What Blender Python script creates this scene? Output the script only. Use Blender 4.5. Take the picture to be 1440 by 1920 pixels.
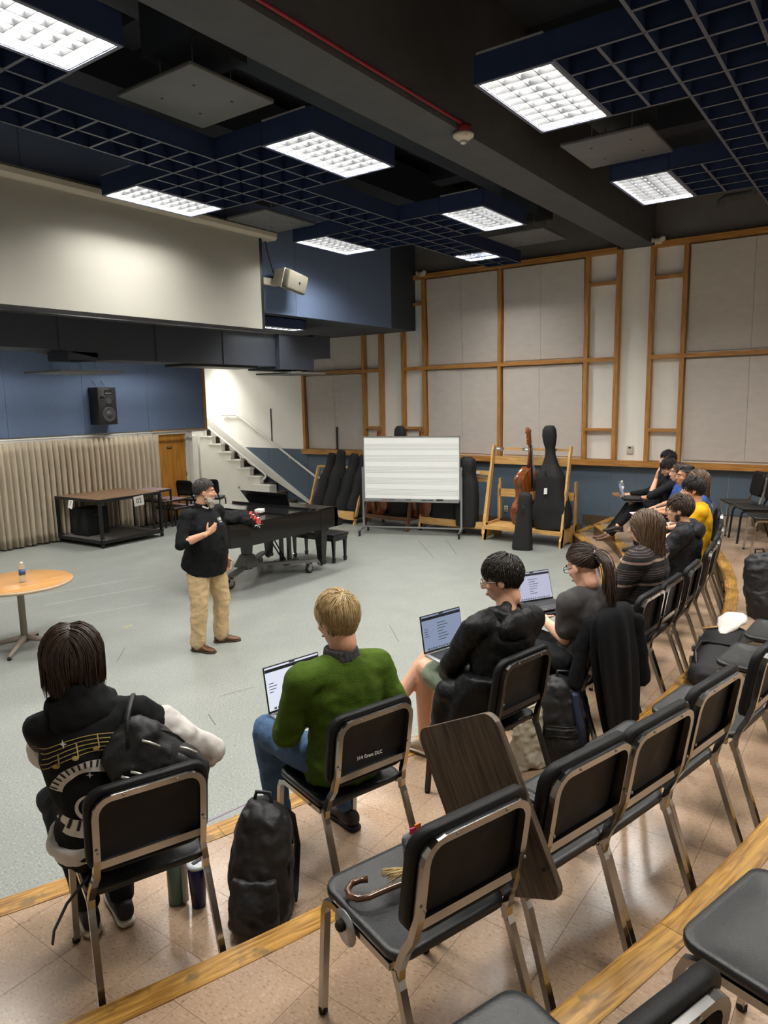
import bpy, bmesh, math, random
from mathutils import Vector, Matrix, Quaternion, noise
random.seed(7)
PI = math.pi
R_ = math.radians
for _o in list(bpy.data.objects):
    bpy.data.objects.remove(_o)
SC = bpy.context.scene
COL = SC.collection

# ------------------------------------------------------------------ camera, world, exposure
def set_camera():
    f, pitch, roll, yaw = 1337.75, R_(-8.8668), R_(-1.0459), R_(35.8216)
    d = Vector((math.cos(yaw)*math.cos(pitch), math.sin(yaw)*math.cos(pitch), math.sin(pitch)))
    r = Vector((math.sin(yaw), -math.cos(yaw), 0)); u = r.cross(d)
    c, s = math.cos(roll), math.sin(roll)
    r2 = r*c + u*s; u2 = u*c - r*s
    cam = bpy.data.cameras.new('camera'); o = bpy.data.objects.new('camera', cam); COL.objects.link(o)
    cam.sensor_fit = 'VERTICAL'; cam.sensor_height = 36.0; cam.lens = f/1920*36.0
    cam.clip_start = 0.05; cam.clip_end = 100
    m = Matrix(((r2.x, u2.x, -d.x, 0), (r2.y, u2.y, -d.y, 0), (r2.z, u2.z, -d.z, 2.5), (0, 0, 0, 1)))
    o.matrix_world = m
    SC.camera = o
set_camera()
w = bpy.data.worlds.new('world'); SC.world = w; w.use_nodes = True
w.node_tree.nodes['Background'].inputs[0].default_value = (0.9, 0.95, 1, 1)
w.node_tree.nodes['Background'].inputs[1].default_value = 0.02
SC.view_settings.view_transform = 'Standard'; SC.view_settings.look = 'None'
SC.view_settings.gamma = 1.0; SC.view_settings.use_curve_mapping = False
SC.view_settings.exposure = 1.25
LAMP_W = 62.0          # watts of one ceiling troffer
LAMP_COL = (1.0, 0.97, 0.915)

# ------------------------------------------------------------------ helpers
def lin(c):
    return tuple((x/12.92 if x <= .04045 else ((x+.055)/1.055)**2.4) for x in c)
def hx(h):
    return lin(tuple(int(h[i:i+2], 16)/255 for i in (0, 2, 4)))
MATS = {}
def mat(name, col='808080', rough=.6, metal=0.0, var=0.0, vscale=8.0, bump=0.0, bscale=60.0, bdist=.01, spec=.5, stretch=None, sheen=0.0, col2=None, coat=0.0):
    """one procedural material: base colour, optional noise variation between col and col2 and fine bump"""
    if name in MATS: return MATS[name]
    m = bpy.data.materials.new(name); m.use_nodes = True; MATS[name] = m
    nt = m.node_tree; b = nt.nodes['Principled BSDF']
    c = hx(col)
    b.inputs['Base Color'].default_value = (*c, 1); b.inputs['Roughness'].default_value = rough
    b.inputs['Metallic'].default_value = metal; b.inputs['Specular IOR Level'].default_value = spec
    if sheen: b.inputs['Sheen Weight'].default_value = sheen
    if coat: b.inputs['Coat Weight'].default_value = coat
    vec = None
    if var or bump or col2:
        tc = nt.nodes.new('ShaderNodeTexCoord'); mp = nt.nodes.new('ShaderNodeMapping')
        nt.links.new(tc.outputs['Object'], mp.inputs[0]); vec = mp.outputs[0]
        if stretch: mp.inputs['Scale'].default_value = stretch
    if var or col2:
        n = nt.nodes.new('ShaderNodeTexNoise'); n.inputs['Scale'].default_value = vscale; n.inputs['Detail'].default_value = 5
        nt.links.new(vec, n.inputs['Vector'])
        r = nt.nodes.new('ShaderNodeValToRGB')
        a2 = hx(col2) if col2 else tuple(min(1, x*(1+var)) for x in c)
        a1 = c if col2 else tuple(x*(1-var) for x in c)
        r.color_ramp.elements[0].position = .32; r.color_ramp.elements[1].position = .68
        r.color_ramp.elements[0].color = (*a1, 1); r.color_ramp.elements[1].color = (*a2, 1)
        nt.links.new(n.outputs[0], r.inputs[0]); nt.links.new(r.outputs[0], b.inputs['Base Color'])
    if bump:
        n = nt.nodes.new('ShaderNodeTexNoise'); n.inputs['Scale'].default_value = bscale; n.inputs['Detail'].default_value = 3
        nt.links.new(vec, n.inputs['Vector'])
        bp = nt.nodes.new('ShaderNodeBump'); bp.inputs['Strength'].default_value = bump; bp.inputs['Distance'].default_value = bdist
        nt.links.new(n.outputs[0], bp.inputs['Height']); nt.links.new(bp.outputs[0], b.inputs['Normal'])
    return m
def wood(name, c1, c2, rough=.45, axis=0, scale=1.0, wear=None, coat=0.0):
    if name in MATS: return MATS[name]
    m = bpy.data.materials.new(name); m.use_nodes = True; MATS[name] = m
    nt = m.node_tree; b = nt.nodes['Principled BSDF']; b.inputs['Roughness'].default_value = rough
    if coat: b.inputs['Coat Weight'].default_value = coat
    tc = nt.nodes.new('ShaderNodeTexCoord'); mp = nt.nodes.new('ShaderNodeMapping')
    s = [14*scale]*3; s[axis] = 1.1*scale
    mp.inputs['Scale'].default_value = s
    nt.links.new(tc.outputs['Object'], mp.inputs[0])
    n = nt.nodes.new('ShaderNodeTexNoise'); n.inputs['Scale'].default_value = 3.0; n.inputs['Detail'].default_value = 8; n.inputs['Distortion'].default_value = .6
    nt.links.new(mp.outputs[0], n.inputs['Vector'])
    r = nt.nodes.new('ShaderNodeValToRGB'); r.color_ramp.elements[0].position = .33; r.color_ramp.elements[1].position = .66
    r.color_ramp.elements[0].color = (*hx(c1), 1); r.color_ramp.elements[1].color = (*hx(c2), 1)
    nt.links.new(n.outputs[0], r.inputs[0]); out = r.outputs[0]
    if wear:
        n2 = nt.nodes.new('ShaderNodeTexNoise'); n2.inputs['Scale'].default_value = 9; n2.inputs['Detail'].default_value = 6
        nt.links.new(tc.outputs['Object'], n2.inputs['Vector'])
        r2 = nt.nodes.new('ShaderNodeValToRGB'); r2.color_ramp.elements[0].position = .58; r2.color_ramp.elements[1].position = .66
        nt.links.new(n2.outputs[0], r2.inputs[0])
        mx = nt.nodes.new('ShaderNodeMixRGB'); mx.inputs[2].default_value = (*hx(wear), 1)
        nt.links.new(r2.outputs[0], mx.inputs[0]); nt.links.new(out, mx.inputs[1]); out = mx.outputs[0]
    nt.links.new(out, b.inputs['Base Color'])
    return m
def emit(name, col, strength):
    if name in MATS: return MATS[name]
    m = bpy.data.materials.new(name); m.use_nodes = True; MATS[name] = m
    b = m.node_tree.nodes['Principled BSDF']
    b.inputs['Base Color'].default_value = (0, 0, 0, 1); b.inputs['Emission Color'].default_value = (*hx(col), 1); b.inputs['Emission Strength'].default_value = strength
    return m

def tag(o, label=None, cat=None, group=None, kind=None):
    if label: o['label'] = label
    if cat: o['category'] = cat
    if group: o['group'] = group
    if kind: o['kind'] = kind
    return o
def empty(name, loc=(0, 0, 0), rz=0.0, label=None, cat=None, group=None, kind=None):
    o = bpy.data.objects.new(name, None); COL.objects.link(o)
    o.location = loc; o.rotation_euler = (0, 0, rz); o.empty_display_size = .05
    return tag(o, label, cat, group, kind)
def link(name, me, parent=None, mat=None, loc=None):
    o = bpy.data.objects.new(name, me); COL.objects.link(o)
    if mat is not None:
        ms = mat if isinstance(mat, (list, tuple)) else [mat]
        if not len(me.materials):
            for k in ms: me.materials.append(k)
    if parent is not None: o.parent = parent
    if loc is not None: o.location = loc
    return o
def copy_tree(o, parent=None):
    c = o.copy(); COL.objects.link(c); c.parent = parent
    for ch in [x for x in bpy.data.objects if x.parent == o]: copy_tree(ch, c)
    return c

class MB:
    """collects shapes into one mesh"""
    def __init__(s): s.v = []; s.f = []; s.sm = []; s.mi = []; s.cm = 0
    def add(s, vs, fs, smooth=False):
        k = len(s.v); s.v += [tuple(p) for p in vs]
        for f in fs: s.f.append([i+k for i in f]); s.sm.append(smooth); s.mi.append(s.cm)
        return s
    def box(s, x0, x1, y0, y1, z0, z1, M=None):
        vs = [Vector(p) for p in ((x0,y0,z0),(x1,y0,z0),(x1,y1,z0),(x0,y1,z0),(x0,y0,z1),(x1,y0,z1),(x1,y1,z1),(x0,y1,z1))]
        if M: vs = [M @ p for p in vs]
        return s.add(vs, [(3,2,1,0),(4,5,6,7),(0,1,5,4),(1,2,6,5),(2,3,7,6),(3,0,4,7)])
    def rbox(s, x0, x1, y0, y1, z0, z1, r=.01, seg=2, M=None):
        bm = bmesh.new(); bmesh.ops.create_cube(bm, size=1)
        for v in bm.verts: v.co = Vector((x0+(v.co.x+.5)*(x1-x0), y0+(v.co.y+.5)*(y1-y0), z0+(v.co.z+.5)*(z1-z0)))
        bmesh.ops.bevel(bm, geom=bm.edges[:], offset=r, segments=seg, affect='EDGES', profile=.5)
        bm.verts.index_update()
        vs = [(M @ v.co) if M else v.co.copy() for v in bm.verts]; fs = [[v.index for v in f.verts] for f in bm.faces]; bm.free()
        return s.add(vs, fs, True)
    def prism(s, poly, z0, z1, M=None, smooth=False):
        n = len(poly)
        vs = [Vector((p[0], p[1], z0)) for p in poly]+[Vector((p[0], p[1], z1)) for p in poly]
        if M: vs = [M @ p for p in vs]
        fs = [list(range(n))[::-1], list(range(n, 2*n))]
        s.add(vs, fs)
        k = len(s.v)-2*n
        for i in range(n):
            j = (i+1) % n; s.f.append([k+i, k+j, k+n+j, k+n+i]); s.sm.append(smooth); s.mi.append(s.cm)
        return s
    def tube(s, pts, r, seg=8, square=False, cap=True, closed=False, flat=None):
        pts = [Vector(p) for p in pts]; n = len(pts)
        if square: seg = 4
        rr = r if isinstance(r, (list, tuple)) else [r]*n
        T = []
        for i in range(n):
            a = pts[i-1] if (i > 0 or closed) else pts[i]; b = pts[(i+1) % n] if (i < n-1 or closed) else pts[i]
            t = (b-a); T.append(t.normalized() if t.length > 1e-9 else Vector((0,0,1)))
        up = Vector((1,0,0)) if abs(T[0].x) < .7 else Vector((0,1,0))
        if square and abs(T[0].x) < .7: up = Vector((1,0,0))
        nrm = (up - T[0]*up.dot(T[0])).normalized()
        vs = []
        off = PI/4 if square else 0
        for i in range(n):
            if i: nrm = (nrm - T[i]*nrm.dot(T[i])).normalized()
            bn = T[i].cross(nrm)
            q = rr[i]*(1.414 if square else 1)
            if square and 0 < i < n-1:
                c = T[i].dot((pts[i]-pts[i-1]).normalized()); 
            for k in range(seg):
                a = off+2*PI*k/seg
                vs.append(pts[i]+(nrm*math.cos(a)+bn*math.sin(a)*(flat or 1))*q)
        fs = []
        for i in range(n if closed else n-1):
            j = (i+1) % n
            for k in range(seg):
                k2 = (k+1) % seg; fs.append((i*seg+k, i*seg+k2, j*seg+k2, j*seg+k))
        if cap and not closed: fs += [tuple(range(seg))[::-1], tuple((n-1)*seg+k for k in range(seg))]
        return s.add(vs, fs, not square)
    def lathe(s, prof, seg=20, M=None, smooth=True):
        vs = []; n = len(prof)
        for (r, z) in prof:
            for k in range(seg):
                a = 2*PI*k/seg; p = Vector((r*math.cos(a), r*math.sin(a), z)); vs.append(M @ p if M else p)
        fs = []
        for i in range(n-1):
            for k in range(seg):
                k2 = (k+1) % seg; fs.append((i*seg+k, i*seg+k2, (i+1)*seg+k2, (i+1)*seg+k))
        fs += [tuple(range(seg))[::-1], tuple((n-1)*seg+k for k in range(seg))]
        return s.add(vs, fs, smooth)
    def ell(s, c, rx, ry, rz, M=None, seg=14, ring=9):
        c = Vector(c); vs = []; 
        Q = M if M else Matrix.Identity(3)
        for i in range(1, ring):
            t = PI*i/ring
            for k in range(seg):
                a = 2*PI*k/seg
                vs.append(c+Q @ Vector((rx*math.sin(t)*math.cos(a), ry*math.sin(t)*math.sin(a), rz*math.cos(t))))
        vs += [c+Q @ Vector((0,0,rz)), c+Q @ Vector((0,0,-rz))]
        fs = []
        for i in range(ring-2):
            for k in range(seg):
                k2 = (k+1) % seg; fs.append((i*seg+k, (i+1)*seg+k, (i+1)*seg+k2, i*seg+k2))
        N = (ring-1)*seg
        for k in range(seg):
            k2 = (k+1) % seg; fs.append((N, k, k2)); fs.append((N+1, (ring-2)*seg+k2, (ring-2)*seg+k))
        return s.add(vs, fs, True)
    def cone(s, a, ra, b, rb, seg=12):
        """round-ended tapered limb"""
        a = Vector(a); b = Vector(b); d = b-a; L = d.length
        if L < 1e-6: return s.ell(a, ra, ra, ra)
        d /= L
        pts = [a-d*ra*.97, a-d*ra*.75, a-d*ra*.35, a, a+(b-a)*.5, b, b+d*rb*.35, b+d*rb*.75, b+d*rb*.97]
        q = lambda r, t: r*math.sqrt(max(0, 1-t*t))
        rad = [q(ra,.97), q(ra,.75), q(ra,.35), ra, (ra+rb)/2, rb, q(rb,.35), q(rb,.75), q(rb,.97)]
        return s.tube(pts, rad, seg)
    def rings(s, rings, seg=20):
        """closed loft; each ring = (centre, side vector*half-width, depth vector*half-depth)"""
        vs = []; n = len(rings)
        for c, a, b in rings:
            c = Vector(c); a = Vector(a); b = Vector(b)
            for k in range(seg):
                t = 2*PI*k/seg; ca, sa = math.cos(t), math.sin(t)
                e = .85
                vs.append(c+a*math.copysign(abs(ca)**e, ca)+b*math.copysign(abs(sa)**e, sa))
        fs = []
        for i in range(n-1):
            for k in range(seg):
                k2 = (k+1) % seg; fs.append((i*seg+k, i*seg+k2, (i+1)*seg+k2, (i+1)*seg+k))
        fs += [tuple(range(seg))[::-1], tuple((n-1)*seg+k for k in range(seg))]
        return s.add(vs, fs, True)
    def mesh(s, name):
        me = bpy.data.meshes.new(name); me.from_pydata(s.v, [], s.f)
        me.polygons.foreach_set('use_smooth', s.sm); me.polygons.foreach_set('material_index', s.mi); me.update()
        bm = bmesh.new(); bm.from_mesh(me); bmesh.ops.recalc_face_normals(bm, faces=bm.faces); bm.to_mesh(me); bm.free()
        return me
    def build(s, name, mat, parent=None, loc=None):
        return link(name, s.mesh(name), parent, mat, loc)
def rot_to(d, up=(0, 0, 1)):
    """3x3 with z along d"""
    d = Vector(d).normalized(); u = Vector(up)
    if abs(d.dot(u)) > .98: u = Vector((1, 0, 0))
    x = u.cross(d).normalized(); y = d.cross(x)
    return Matrix((x, y, d)).transposed()
def M4(R3, t): 
    m = R3.to_4x4(); m.translation = Vector(t); return m
def TR(x=0, y=0, z=0, rx=0, ry=0, rz=0):
    return Matrix.Translation((x, y, z)) @ Matrix.Rotation(rz, 4, 'Z') @ Matrix.Rotation(ry, 4, 'Y') @ Matrix.Rotation(rx, 4, 'X')

# ------------------------------------------------------------------ shared materials
CHROME = mat('chrome', 'a9a8a6', .18, 1.0, var=.12, vscale=6)
STEEL = mat('grey_steel', '9a9c9c', .4, .8)
BLACK_POLY = mat('black_poly', '131416', .55, bump=.12, bscale=400, spec=.25)
BLACK = mat('black_paint', '141416', .45)
NAVY = mat('navy_paint', '182a50', .7, var=.15, vscale=3)
TBAR = mat('grid_cap_paint', '4e525f', .5)
WHITE_P = mat('white_plaster', 'efede6', .75, var=.02, vscale=2)
WHITE_M = mat('white_metal', 'e3e1da', .35)
RUBBER = mat('black_rubber', '101010', .8)
OAK_TRIM = wood('oak_trim', '99672d', 'c08b49', .45, axis=2)
OAK_TRIM_H = wood('oak_trim_h', '99672d', 'c08b49', .45, axis=1)
PINE = wood('pale_plywood', 'b98a4e', 'd8b070', .5, axis=2)
PINE_H = wood('pale_plywood_h', 'b98a4e', 'd8b070', .5, axis=1)
FABRIC_TAUPE = mat('taupe_fabric', 'c6bfb7', .9, var=.04, vscale=5, bump=.25, bscale=500, stretch=(1, 1, 2.2))
FABRIC_BLUE = mat('blue_fabric', '667897', .9, var=.16, vscale=120, bump=.25, bscale=500)
DADO = mat('slate_blue_paint', '50606f', .6, var=.05, vscale=2)
BROWN_BASE = mat('brown_vinyl_base', '54432f', .5, var=.1)
CONCRETE = mat('painted_concrete', '4a4c50', .85, var=.1, vscale=4, bump=.3, bscale=40)
GREY_WALL = mat('grey_upper_wall', '6d6a66', .85, var=.06, vscale=3)
DARKCEIL = mat('dark_ceiling_paint', '2a2d35', .85, var=.08, vscale=2)
SLATE = mat('slate_metal', '353b45', .6, var=.05, vscale=3)
WHITE_PAPER = mat('white_paper', 'eceae4', .7)
# ================================================================== SETTING
XW, YF = 12.65, 12.78            # panelled wall, curtain wall
ARC_C = Vector((5.6, 12.85))
TIERS = [(10.42, .18, 4.45), (10.72, .36, 4.08), (11.75, .54, 2.86), (12.755, .72, 1.70), (13.77, .90, .60)]
def S(o): o['kind'] = 'structure'; return o
def on_arc(phi, R): return (ARC_C.x+R*math.sin(phi), ARC_C.y-R*math.cos(phi))

def speckle_floor(name, base, specks, rough, streak=(1, 1, 1), marks=None, size=210, joints=None, mott=.06):
    m = bpy.data.materials.new(name); m.use_nodes = True; MATS[name] = m
    nt = m.node_tree; b = nt.nodes['Principled BSDF']; b.inputs['Roughness'].default_value = rough
    L = nt.links.new
    tc = nt.nodes.new('ShaderNodeTexCoord')
    geo = nt.nodes.new('ShaderNodeNewGeometry')
    mp = nt.nodes.new('ShaderNodeMapping'); mp.inputs['Scale'].default_value = streak; L(geo.outputs['Position'], mp.inputs[0])
    n = nt.nodes.new('ShaderNodeTexNoise'); n.inputs['Scale'].default_value = size; n.inputs['Detail'].default_value = 2; L(mp.outputs[0], n.inputs['Vector'])
    r = nt.nodes.new('ShaderNodeValToRGB'); cr = r.color_ramp
    cr.elements[0].position = .30; cr.elements[0].color = (*hx(specks[0]), 1)
    cr.elements[1].position = .72; cr.elements[1].color = (*hx(specks[1]), 1)
    e = cr.elements.new(.42); e.color = (*hx(base), 1); e = cr.elements.new(.58); e.color = (*hx(base), 1)
    L(n.outputs[0], r.inputs[0]); out = r.outputs[0]
    n2 = nt.nodes.new('ShaderNodeTexNoise'); n2.inputs['Scale'].default_value = 1.7; n2.inputs['Detail'].default_value = 6; L(geo.outputs['Position'], n2.inputs['Vector'])
    r2 = nt.nodes.new('ShaderNodeMapRange'); r2.inputs[1].default_value = .3; r2.inputs[2].default_value = .7; r2.inputs[3].default_value = 1-mott; r2.inputs[4].default_value = 1+mott; L(n2.outputs[0], r2.inputs[0])
    mx = nt.nodes.new('ShaderNodeMixRGB'); mx.blend_type = 'MULTIPLY'; mx.inputs[0].default_value = 1; L(out, mx.inputs[1]); L(r2.outputs[0], mx.inputs[2]); out = mx.outputs[0]
    if marks:   # thin scuffs worn into the vinyl
        mp3 = nt.nodes.new('ShaderNodeMapping'); mp3.inputs['Rotation'].default_value = (0, 0, .5); mp3.inputs['Scale'].default_value = (1.2, 16, 1); L(geo.outputs['Position'], mp3.inputs[0])
        n3 = nt.nodes.new('ShaderNodeTexNoise'); n3.inputs['Scale'].default_value = 2.2; n3.inputs['Detail'].default_value = 1; L(mp3.outputs[0], n3.inputs['Vector'])
        r3 = nt.nodes.new('ShaderNodeMapRange'); r3.inputs[1].default_value = .745; r3.inputs[2].default_value = .78; L(n3.outputs[0], r3.inputs[0])
        m3 = nt.nodes.new('ShaderNodeMixRGB'); m3.inputs[2].default_value = (*hx(marks), 1); L(r3.outputs[0], m3.inputs[0]); L(out, m3.inputs[1]); out = m3.outputs[0]
    L(out, b.inputs['Base Color'])
    nb = nt.nodes.new('ShaderNodeTexNoise'); nb.inputs['Scale'].default_value = 3; nb.inputs['Detail'].default_value = 4; L(geo.outputs['Position'], nb.inputs['Vector'])
    rr = nt.nodes.new('ShaderNodeMapRange'); rr.inputs[3].default_value = rough-.08; rr.inputs[4].default_value = rough+.12; L(nb.outputs[0], rr.inputs[0]); L(rr.outputs[0], b.inputs['Roughness'])
    return m
FLOOR_GREY = speckle_floor('grey_speckled_vinyl', '868a85', ('62665f', 'a9ada6'), .36, marks='858a88', size=75, mott=.05)
TILE_TAN = speckle_floor('tan_vinyl_tile', 'a88e76', ('8f755d', 'b8a089'), .20, streak=(1, .5, 1), size=120, mott=.12)
NOSING = wood('worn_oak_nosing', '80571f', 'c9994a', .38, axis=0, scale=1.5, wear='7d6236')
SUBFLOOR = mat('tile_joint', '5d5142', .8)

# --- main floor
S(MB().box(-1.6, 12.8, -2.8, 15.4, -.1, 0).build('floor', FLOOR_GREY))

# --- curved seating tiers: slab, tiles, nosing boards
TP = .305
def tier(i):
    Rf, z, yend = TIERS[i]
    phi1 = math.asin((11.8-ARC_C.x)/Rf); phi0 = -math.asin((ARC_C.x+1.5)/Rf) if ARC_C.x+1.5 < Rf else -1.2
    n = 72
    arc = [on_arc(phi0+(phi1-phi0)*k/n, Rf+.012) for k in range(n+1)]
    poly = arc+[(12.649, yend-.012), (12.649, -2.7), (-1.5, -2.7)]
    root = S(MB().prism(poly[::-1], TIERS[i-1][1] if i else 0.0, z-.006).build('floor_tier', SUBFLOOR if i < 5 else None))
    # brown riser facing
    mb = MB()
    zb = TIERS[i-1][1] if i else 0.0
    for k in range(n):
        a = phi0+(phi1-phi0)*k/n; b = phi0+(phi1-phi0)*(k+1)/n
        q = [on_arc(a, Rf), on_arc(b, Rf), on_arc(b, Rf+.012), on_arc(a, Rf+.012)]
        mb.prism(q, zb, z-.03)
    mb.build('riser_facing', BROWN_BASE, root)
    # nosing boards, about 1.3 m each
    L = Rf*(phi1-phi0); nb = max(4, int(L/1.35))
    for k in range(nb):
        a = phi0+(phi1-phi0)*k/nb; b = phi0+(phi1-phi0)*(k+1)/nb-.0012/Rf*2
        mb = MB(); m = 8; w_ = .095
        inn = [on_arc(a+(b-a)*t/m, Rf-.022) for t in range(m+1)]; out = [on_arc(a+(b-a)*t/m, Rf+w_) for t in range(m+1)]
        top = z+.003
        vs = []; fs = []
        for t in range(m+1):
            (x0, y0), (x1, y1) = inn[t], out[t]
            xm, ym = x0+(x1-x0)*.12, y0+(y1-y0)*.12
            vs += [(x0, y0, z-.034), (x0, y0, z-.010), (xm, ym, top), (x1, y1, top), (x1, y1, z-.012), (x0+(x1-x0)*.2, y0+(y1-y0)*.2, z-.034)]
        for t in range(m):
            p, q = t*6, t*6+6
            for c in range(6): fs.append((p+c, p+(c+1) % 6, q+(c+1) % 6, q+c))
        fs += [tuple(range(6)), tuple(m*6+c for c in range(6))[::-1]]
        # board-local frame so that the grain runs along the board
        mid = on_arc((a+b)/2, Rf); ang = (a+b)/2
        Mi = Matrix.Translation((mid[0], mid[1], 0)) @ Matrix.Rotation(ang, 4, 'Z')
        inv = Mi.inverted()
        mb.add([inv @ Vector(v) for v in vs], fs)
        o = mb.build('nosing_board', NOSING, root); o.matrix_local = Mi
    o = S(MB().box(11.78, 12.64, yend-.1, yend+.022, z-.034, z+.003).build('nosing_return', NOSING, root))
    MB().box(11.79, 12.64, yend-.012, yend-.001, zb, z-.03).build('riser_return', BROWN_BASE, root)
    return root
full_tile = MB().box(.0007, TP-.0007, .0007, TP-.0007, 0, .006).mesh('tile')
full_tile.materials.append(TILE_TAN)
def clip(poly, nx, ny, c):
    out = []
    for k in range(len(poly)):
        p, q = poly[k], poly[(k+1) % len(poly)]
        dp, dq = p[0]*nx+p[1]*ny-c, q[0]*nx+q[1]*ny-c
        if dp >= 0: out.append(p)
        if (dp >= 0) != (dq >= 0):
            t = dp/(dp-dq); out.append((p[0]+(q[0]-p[0])*t, p[1]+(q[1]-p[1])*t))
    return out
def tile_tier(root, i, x0, y0, xr, yr):
    Rf, z, yend = TIERS[i]
    Rn = TIERS[i+1][0]+.03 if i+1 < len(TIERS) else 99
    Re = Rf+.095
    rest = MB(); near = []
    kx0, kx1 = math.floor((xr[0]-x0)/TP), math.ceil((xr[1]-x0)/TP)
    ky0, ky1 = math.floor((yr[0]-y0)/TP), math.ceil((yr[1]-y0)/TP)
    for kx in range(kx0, kx1):
        for ky in range(ky0, ky1):
            ax, ay = x0+kx*TP, y0+ky*TP
            if ax < -1.4 or ax+TP > 12.62: continue
            cs = [(ax, ay), (ax+TP, ay), (ax+TP, ay+TP), (ax, ay+TP)]
            ds = [math.hypot(p[0]-ARC_C.x, p[1]-ARC_C.y) for p in cs]
            if max(ds) < Re or min(ds) > Rn: continue
            if ax > 11.7 and ay+TP > yend-.1: continue
            cam = math.hypot(ax, ay)
            if min(ds) > Re: near.append((cam, ax, ay, None))
            else:
                cx, cy = ax+TP/2, ay+TP/2
                nx, ny = cx-ARC_C.x, cy-ARC_C.y; l = math.hypot(nx, ny); nx /= l; ny /= l
                c = nx*ARC_C.x+ny*ARC_C.y+Re
                pl = clip([(ax+.0007, ay+.0007), (ax+TP-.0007, ay+.0007), (ax+TP-.0007, ay+TP-.0007), (ax+.0007, ay+TP-.0007)], nx, ny, c)
                if len(pl) >= 3: near.append((cam, ax, ay, pl))
    near.sort(key=lambda t: t[0])
    for j, (cam, ax, ay, pl) in enumerate(near):
        if j < 150:
            if pl is None: link('tile', full_tile, root, None, (ax, ay, z-.006))
            else: MB().prism([(p[0]-ax, p[1]-ay) for p in pl], 0, .006).build('tile', TILE_TAN, root, (ax, ay, z-.006))
        else:
            if pl is None: rest.box(ax+.0007, ax+TP-.0007, ay+.0007, ay+TP-.0007, z-.006, z)
            else: rest.prism(pl, z-.006, z)
    if rest.v: rest.build('far_tiles', TILE_TAN, root)['kind'] = 'stuff'
tiers = [tier(i) for i in range(5)]
tile_tier(tiers[0], 0, 1.27, 1.92, (-1.4, 12.6), (2, 6))
tile_tier(tiers[1], 1, 1.27, 1.92, (.6, 12.6), (1.0, 5.5))
tile_tier(tiers[2], 2, 1.58, .57, (.6, 12.6), (-.1, 4.0))
tile_tier(tiers[3], 3, 1.58, .57, (.3, 12.6), (-1.2, 2.6))
tile_tier(tiers[4], 4, 1.58, .57, (-1.4, 6), (-2.6, 1.0))

# --- panelled wall (X = 12.65)
wr = S(MB().box(XW, XW+.2, -2.8, 15.4, 0, 6.4).build('wall_right', WHITE_P))
MB().box(XW-.004, XW+.05, -2.7, 11.3, 4.95, 6.35).build('upper_band', GREY_WALL, wr)
# blue dado panels with joints
ys = [-2.6, -1.4, -.2, 1.0, 2.2, 3.63, 4.12, 5.3, 6.5, 7.7, 8.9, 10.1, 11.3, 12.6, 15.3]
for a, b in zip(ys, ys[1:]):
    zt = 1.32 if a < 11.2 else 1.40
    MB().box(XW-.016, XW-.001, a+.004, b-.004, .12, zt).build('dado_panel', DADO, wr)
MB().box(XW-.02, XW-.002, 4.62, 11.4, 0.0, .19).build('wall_base', BROWN_BASE, wr)
MB().box(XW-.02, XW-.002, 2.9, 4.62, .18, .37).build('wall_base', BROWN_BASE, wr)
MB().box(XW-.02, XW-.002, 1.7, 2.9, .36, .55).build('wall_base', BROWN_BASE, wr)
MB().box(XW-.02, XW-.002, -2.6, 1.7, .54, .74).build('wall_base', BROWN_BASE, wr)
# frame verticals
PD = .13    # how far the oak frame stands out
zb, zm, zt = 1.34, 3.14, 4.94
for y in (11.3, 9.53, 9.08, 8.5, 7.98, 6.28, 4.60, 4.06, 3.50, 2.98, 1.30, -.40, -2.1):
    MB().box(XW-PD, XW-.001, y-.035, y+.035, zb, zt).build('oak_upright', OAK_TRIM, wr)
spans = [(-2.5, 4.03), (8.53, 4.03)][:0]
def rail(y0, y1, z, h=.075, d=PD, name='oak_rail'):
    MB().box(XW-d, XW-.001, y0, y1, z-h/2, z+h/2).build(name, OAK_TRIM_H, wr)
for (a, b) in ((-2.6, 3.465), (4.095, 8.465), (9.115, 11.3)):
    for (z, h) in ((zm, .07), (zt, .09)): rail(a, b, z, h, PD+.004)
rail(-2.6, 8.47, zb, .10, PD+.012); rail(8.47, 11.4, zb+.02, .11, PD+.012)
for (a, b) in ((3.015, 3.465), (4.095, 4.565), (8.015, 8.465), (9.115, 9.495)):
    for z in (4.42, 1.925): rail(a, b, z, .05, PD-.004)
# wall panels: pale plaster in the narrow bays, taupe fabric (two leaves each) in the wide bays, tilted out at the bottom or top
PALE = mat('pale_panel', 'e3e0d9', .85, var=.03, vscale=4, bump=.1, bscale=300)
def panel(y0, y1, z0, z1, m, d0, d1, name, parent=wr, gap=.0):
    """panel with its face d0 proud at the bottom and d1 proud at the top"""
    x0, x1 = XW-d0, XW-d1
    y0 += gap; y1 -= gap
    vs = [(x0, y0, z0), (x0, y1, z0), (x1, y1, z1), (x1, y0, z1), (XW-.001, y0, z0), (XW-.001, y1, z0), (XW-.001, y1, z1), (XW-.001, y0, z1)]
    MB().add(vs, [(0,1,2,3),(4,7,6,5),(0,4,5,1),(1,5,6,2),(2,6,7,3),(3,7,4,0)]).build(name, m, parent)
for (a, b) in ((3.015, 3.465), (4.095, 4.565), (8.015, 8.465), (9.115, 9.495)):
    for (z0, z1) in ((1.40, 1.90), (1.95, 3.105), (3.175, 4.395), (4.445, 4.895)):
        panel(a, b, z0, z1, PALE, .02, .03, 'plaster_panel')
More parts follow.
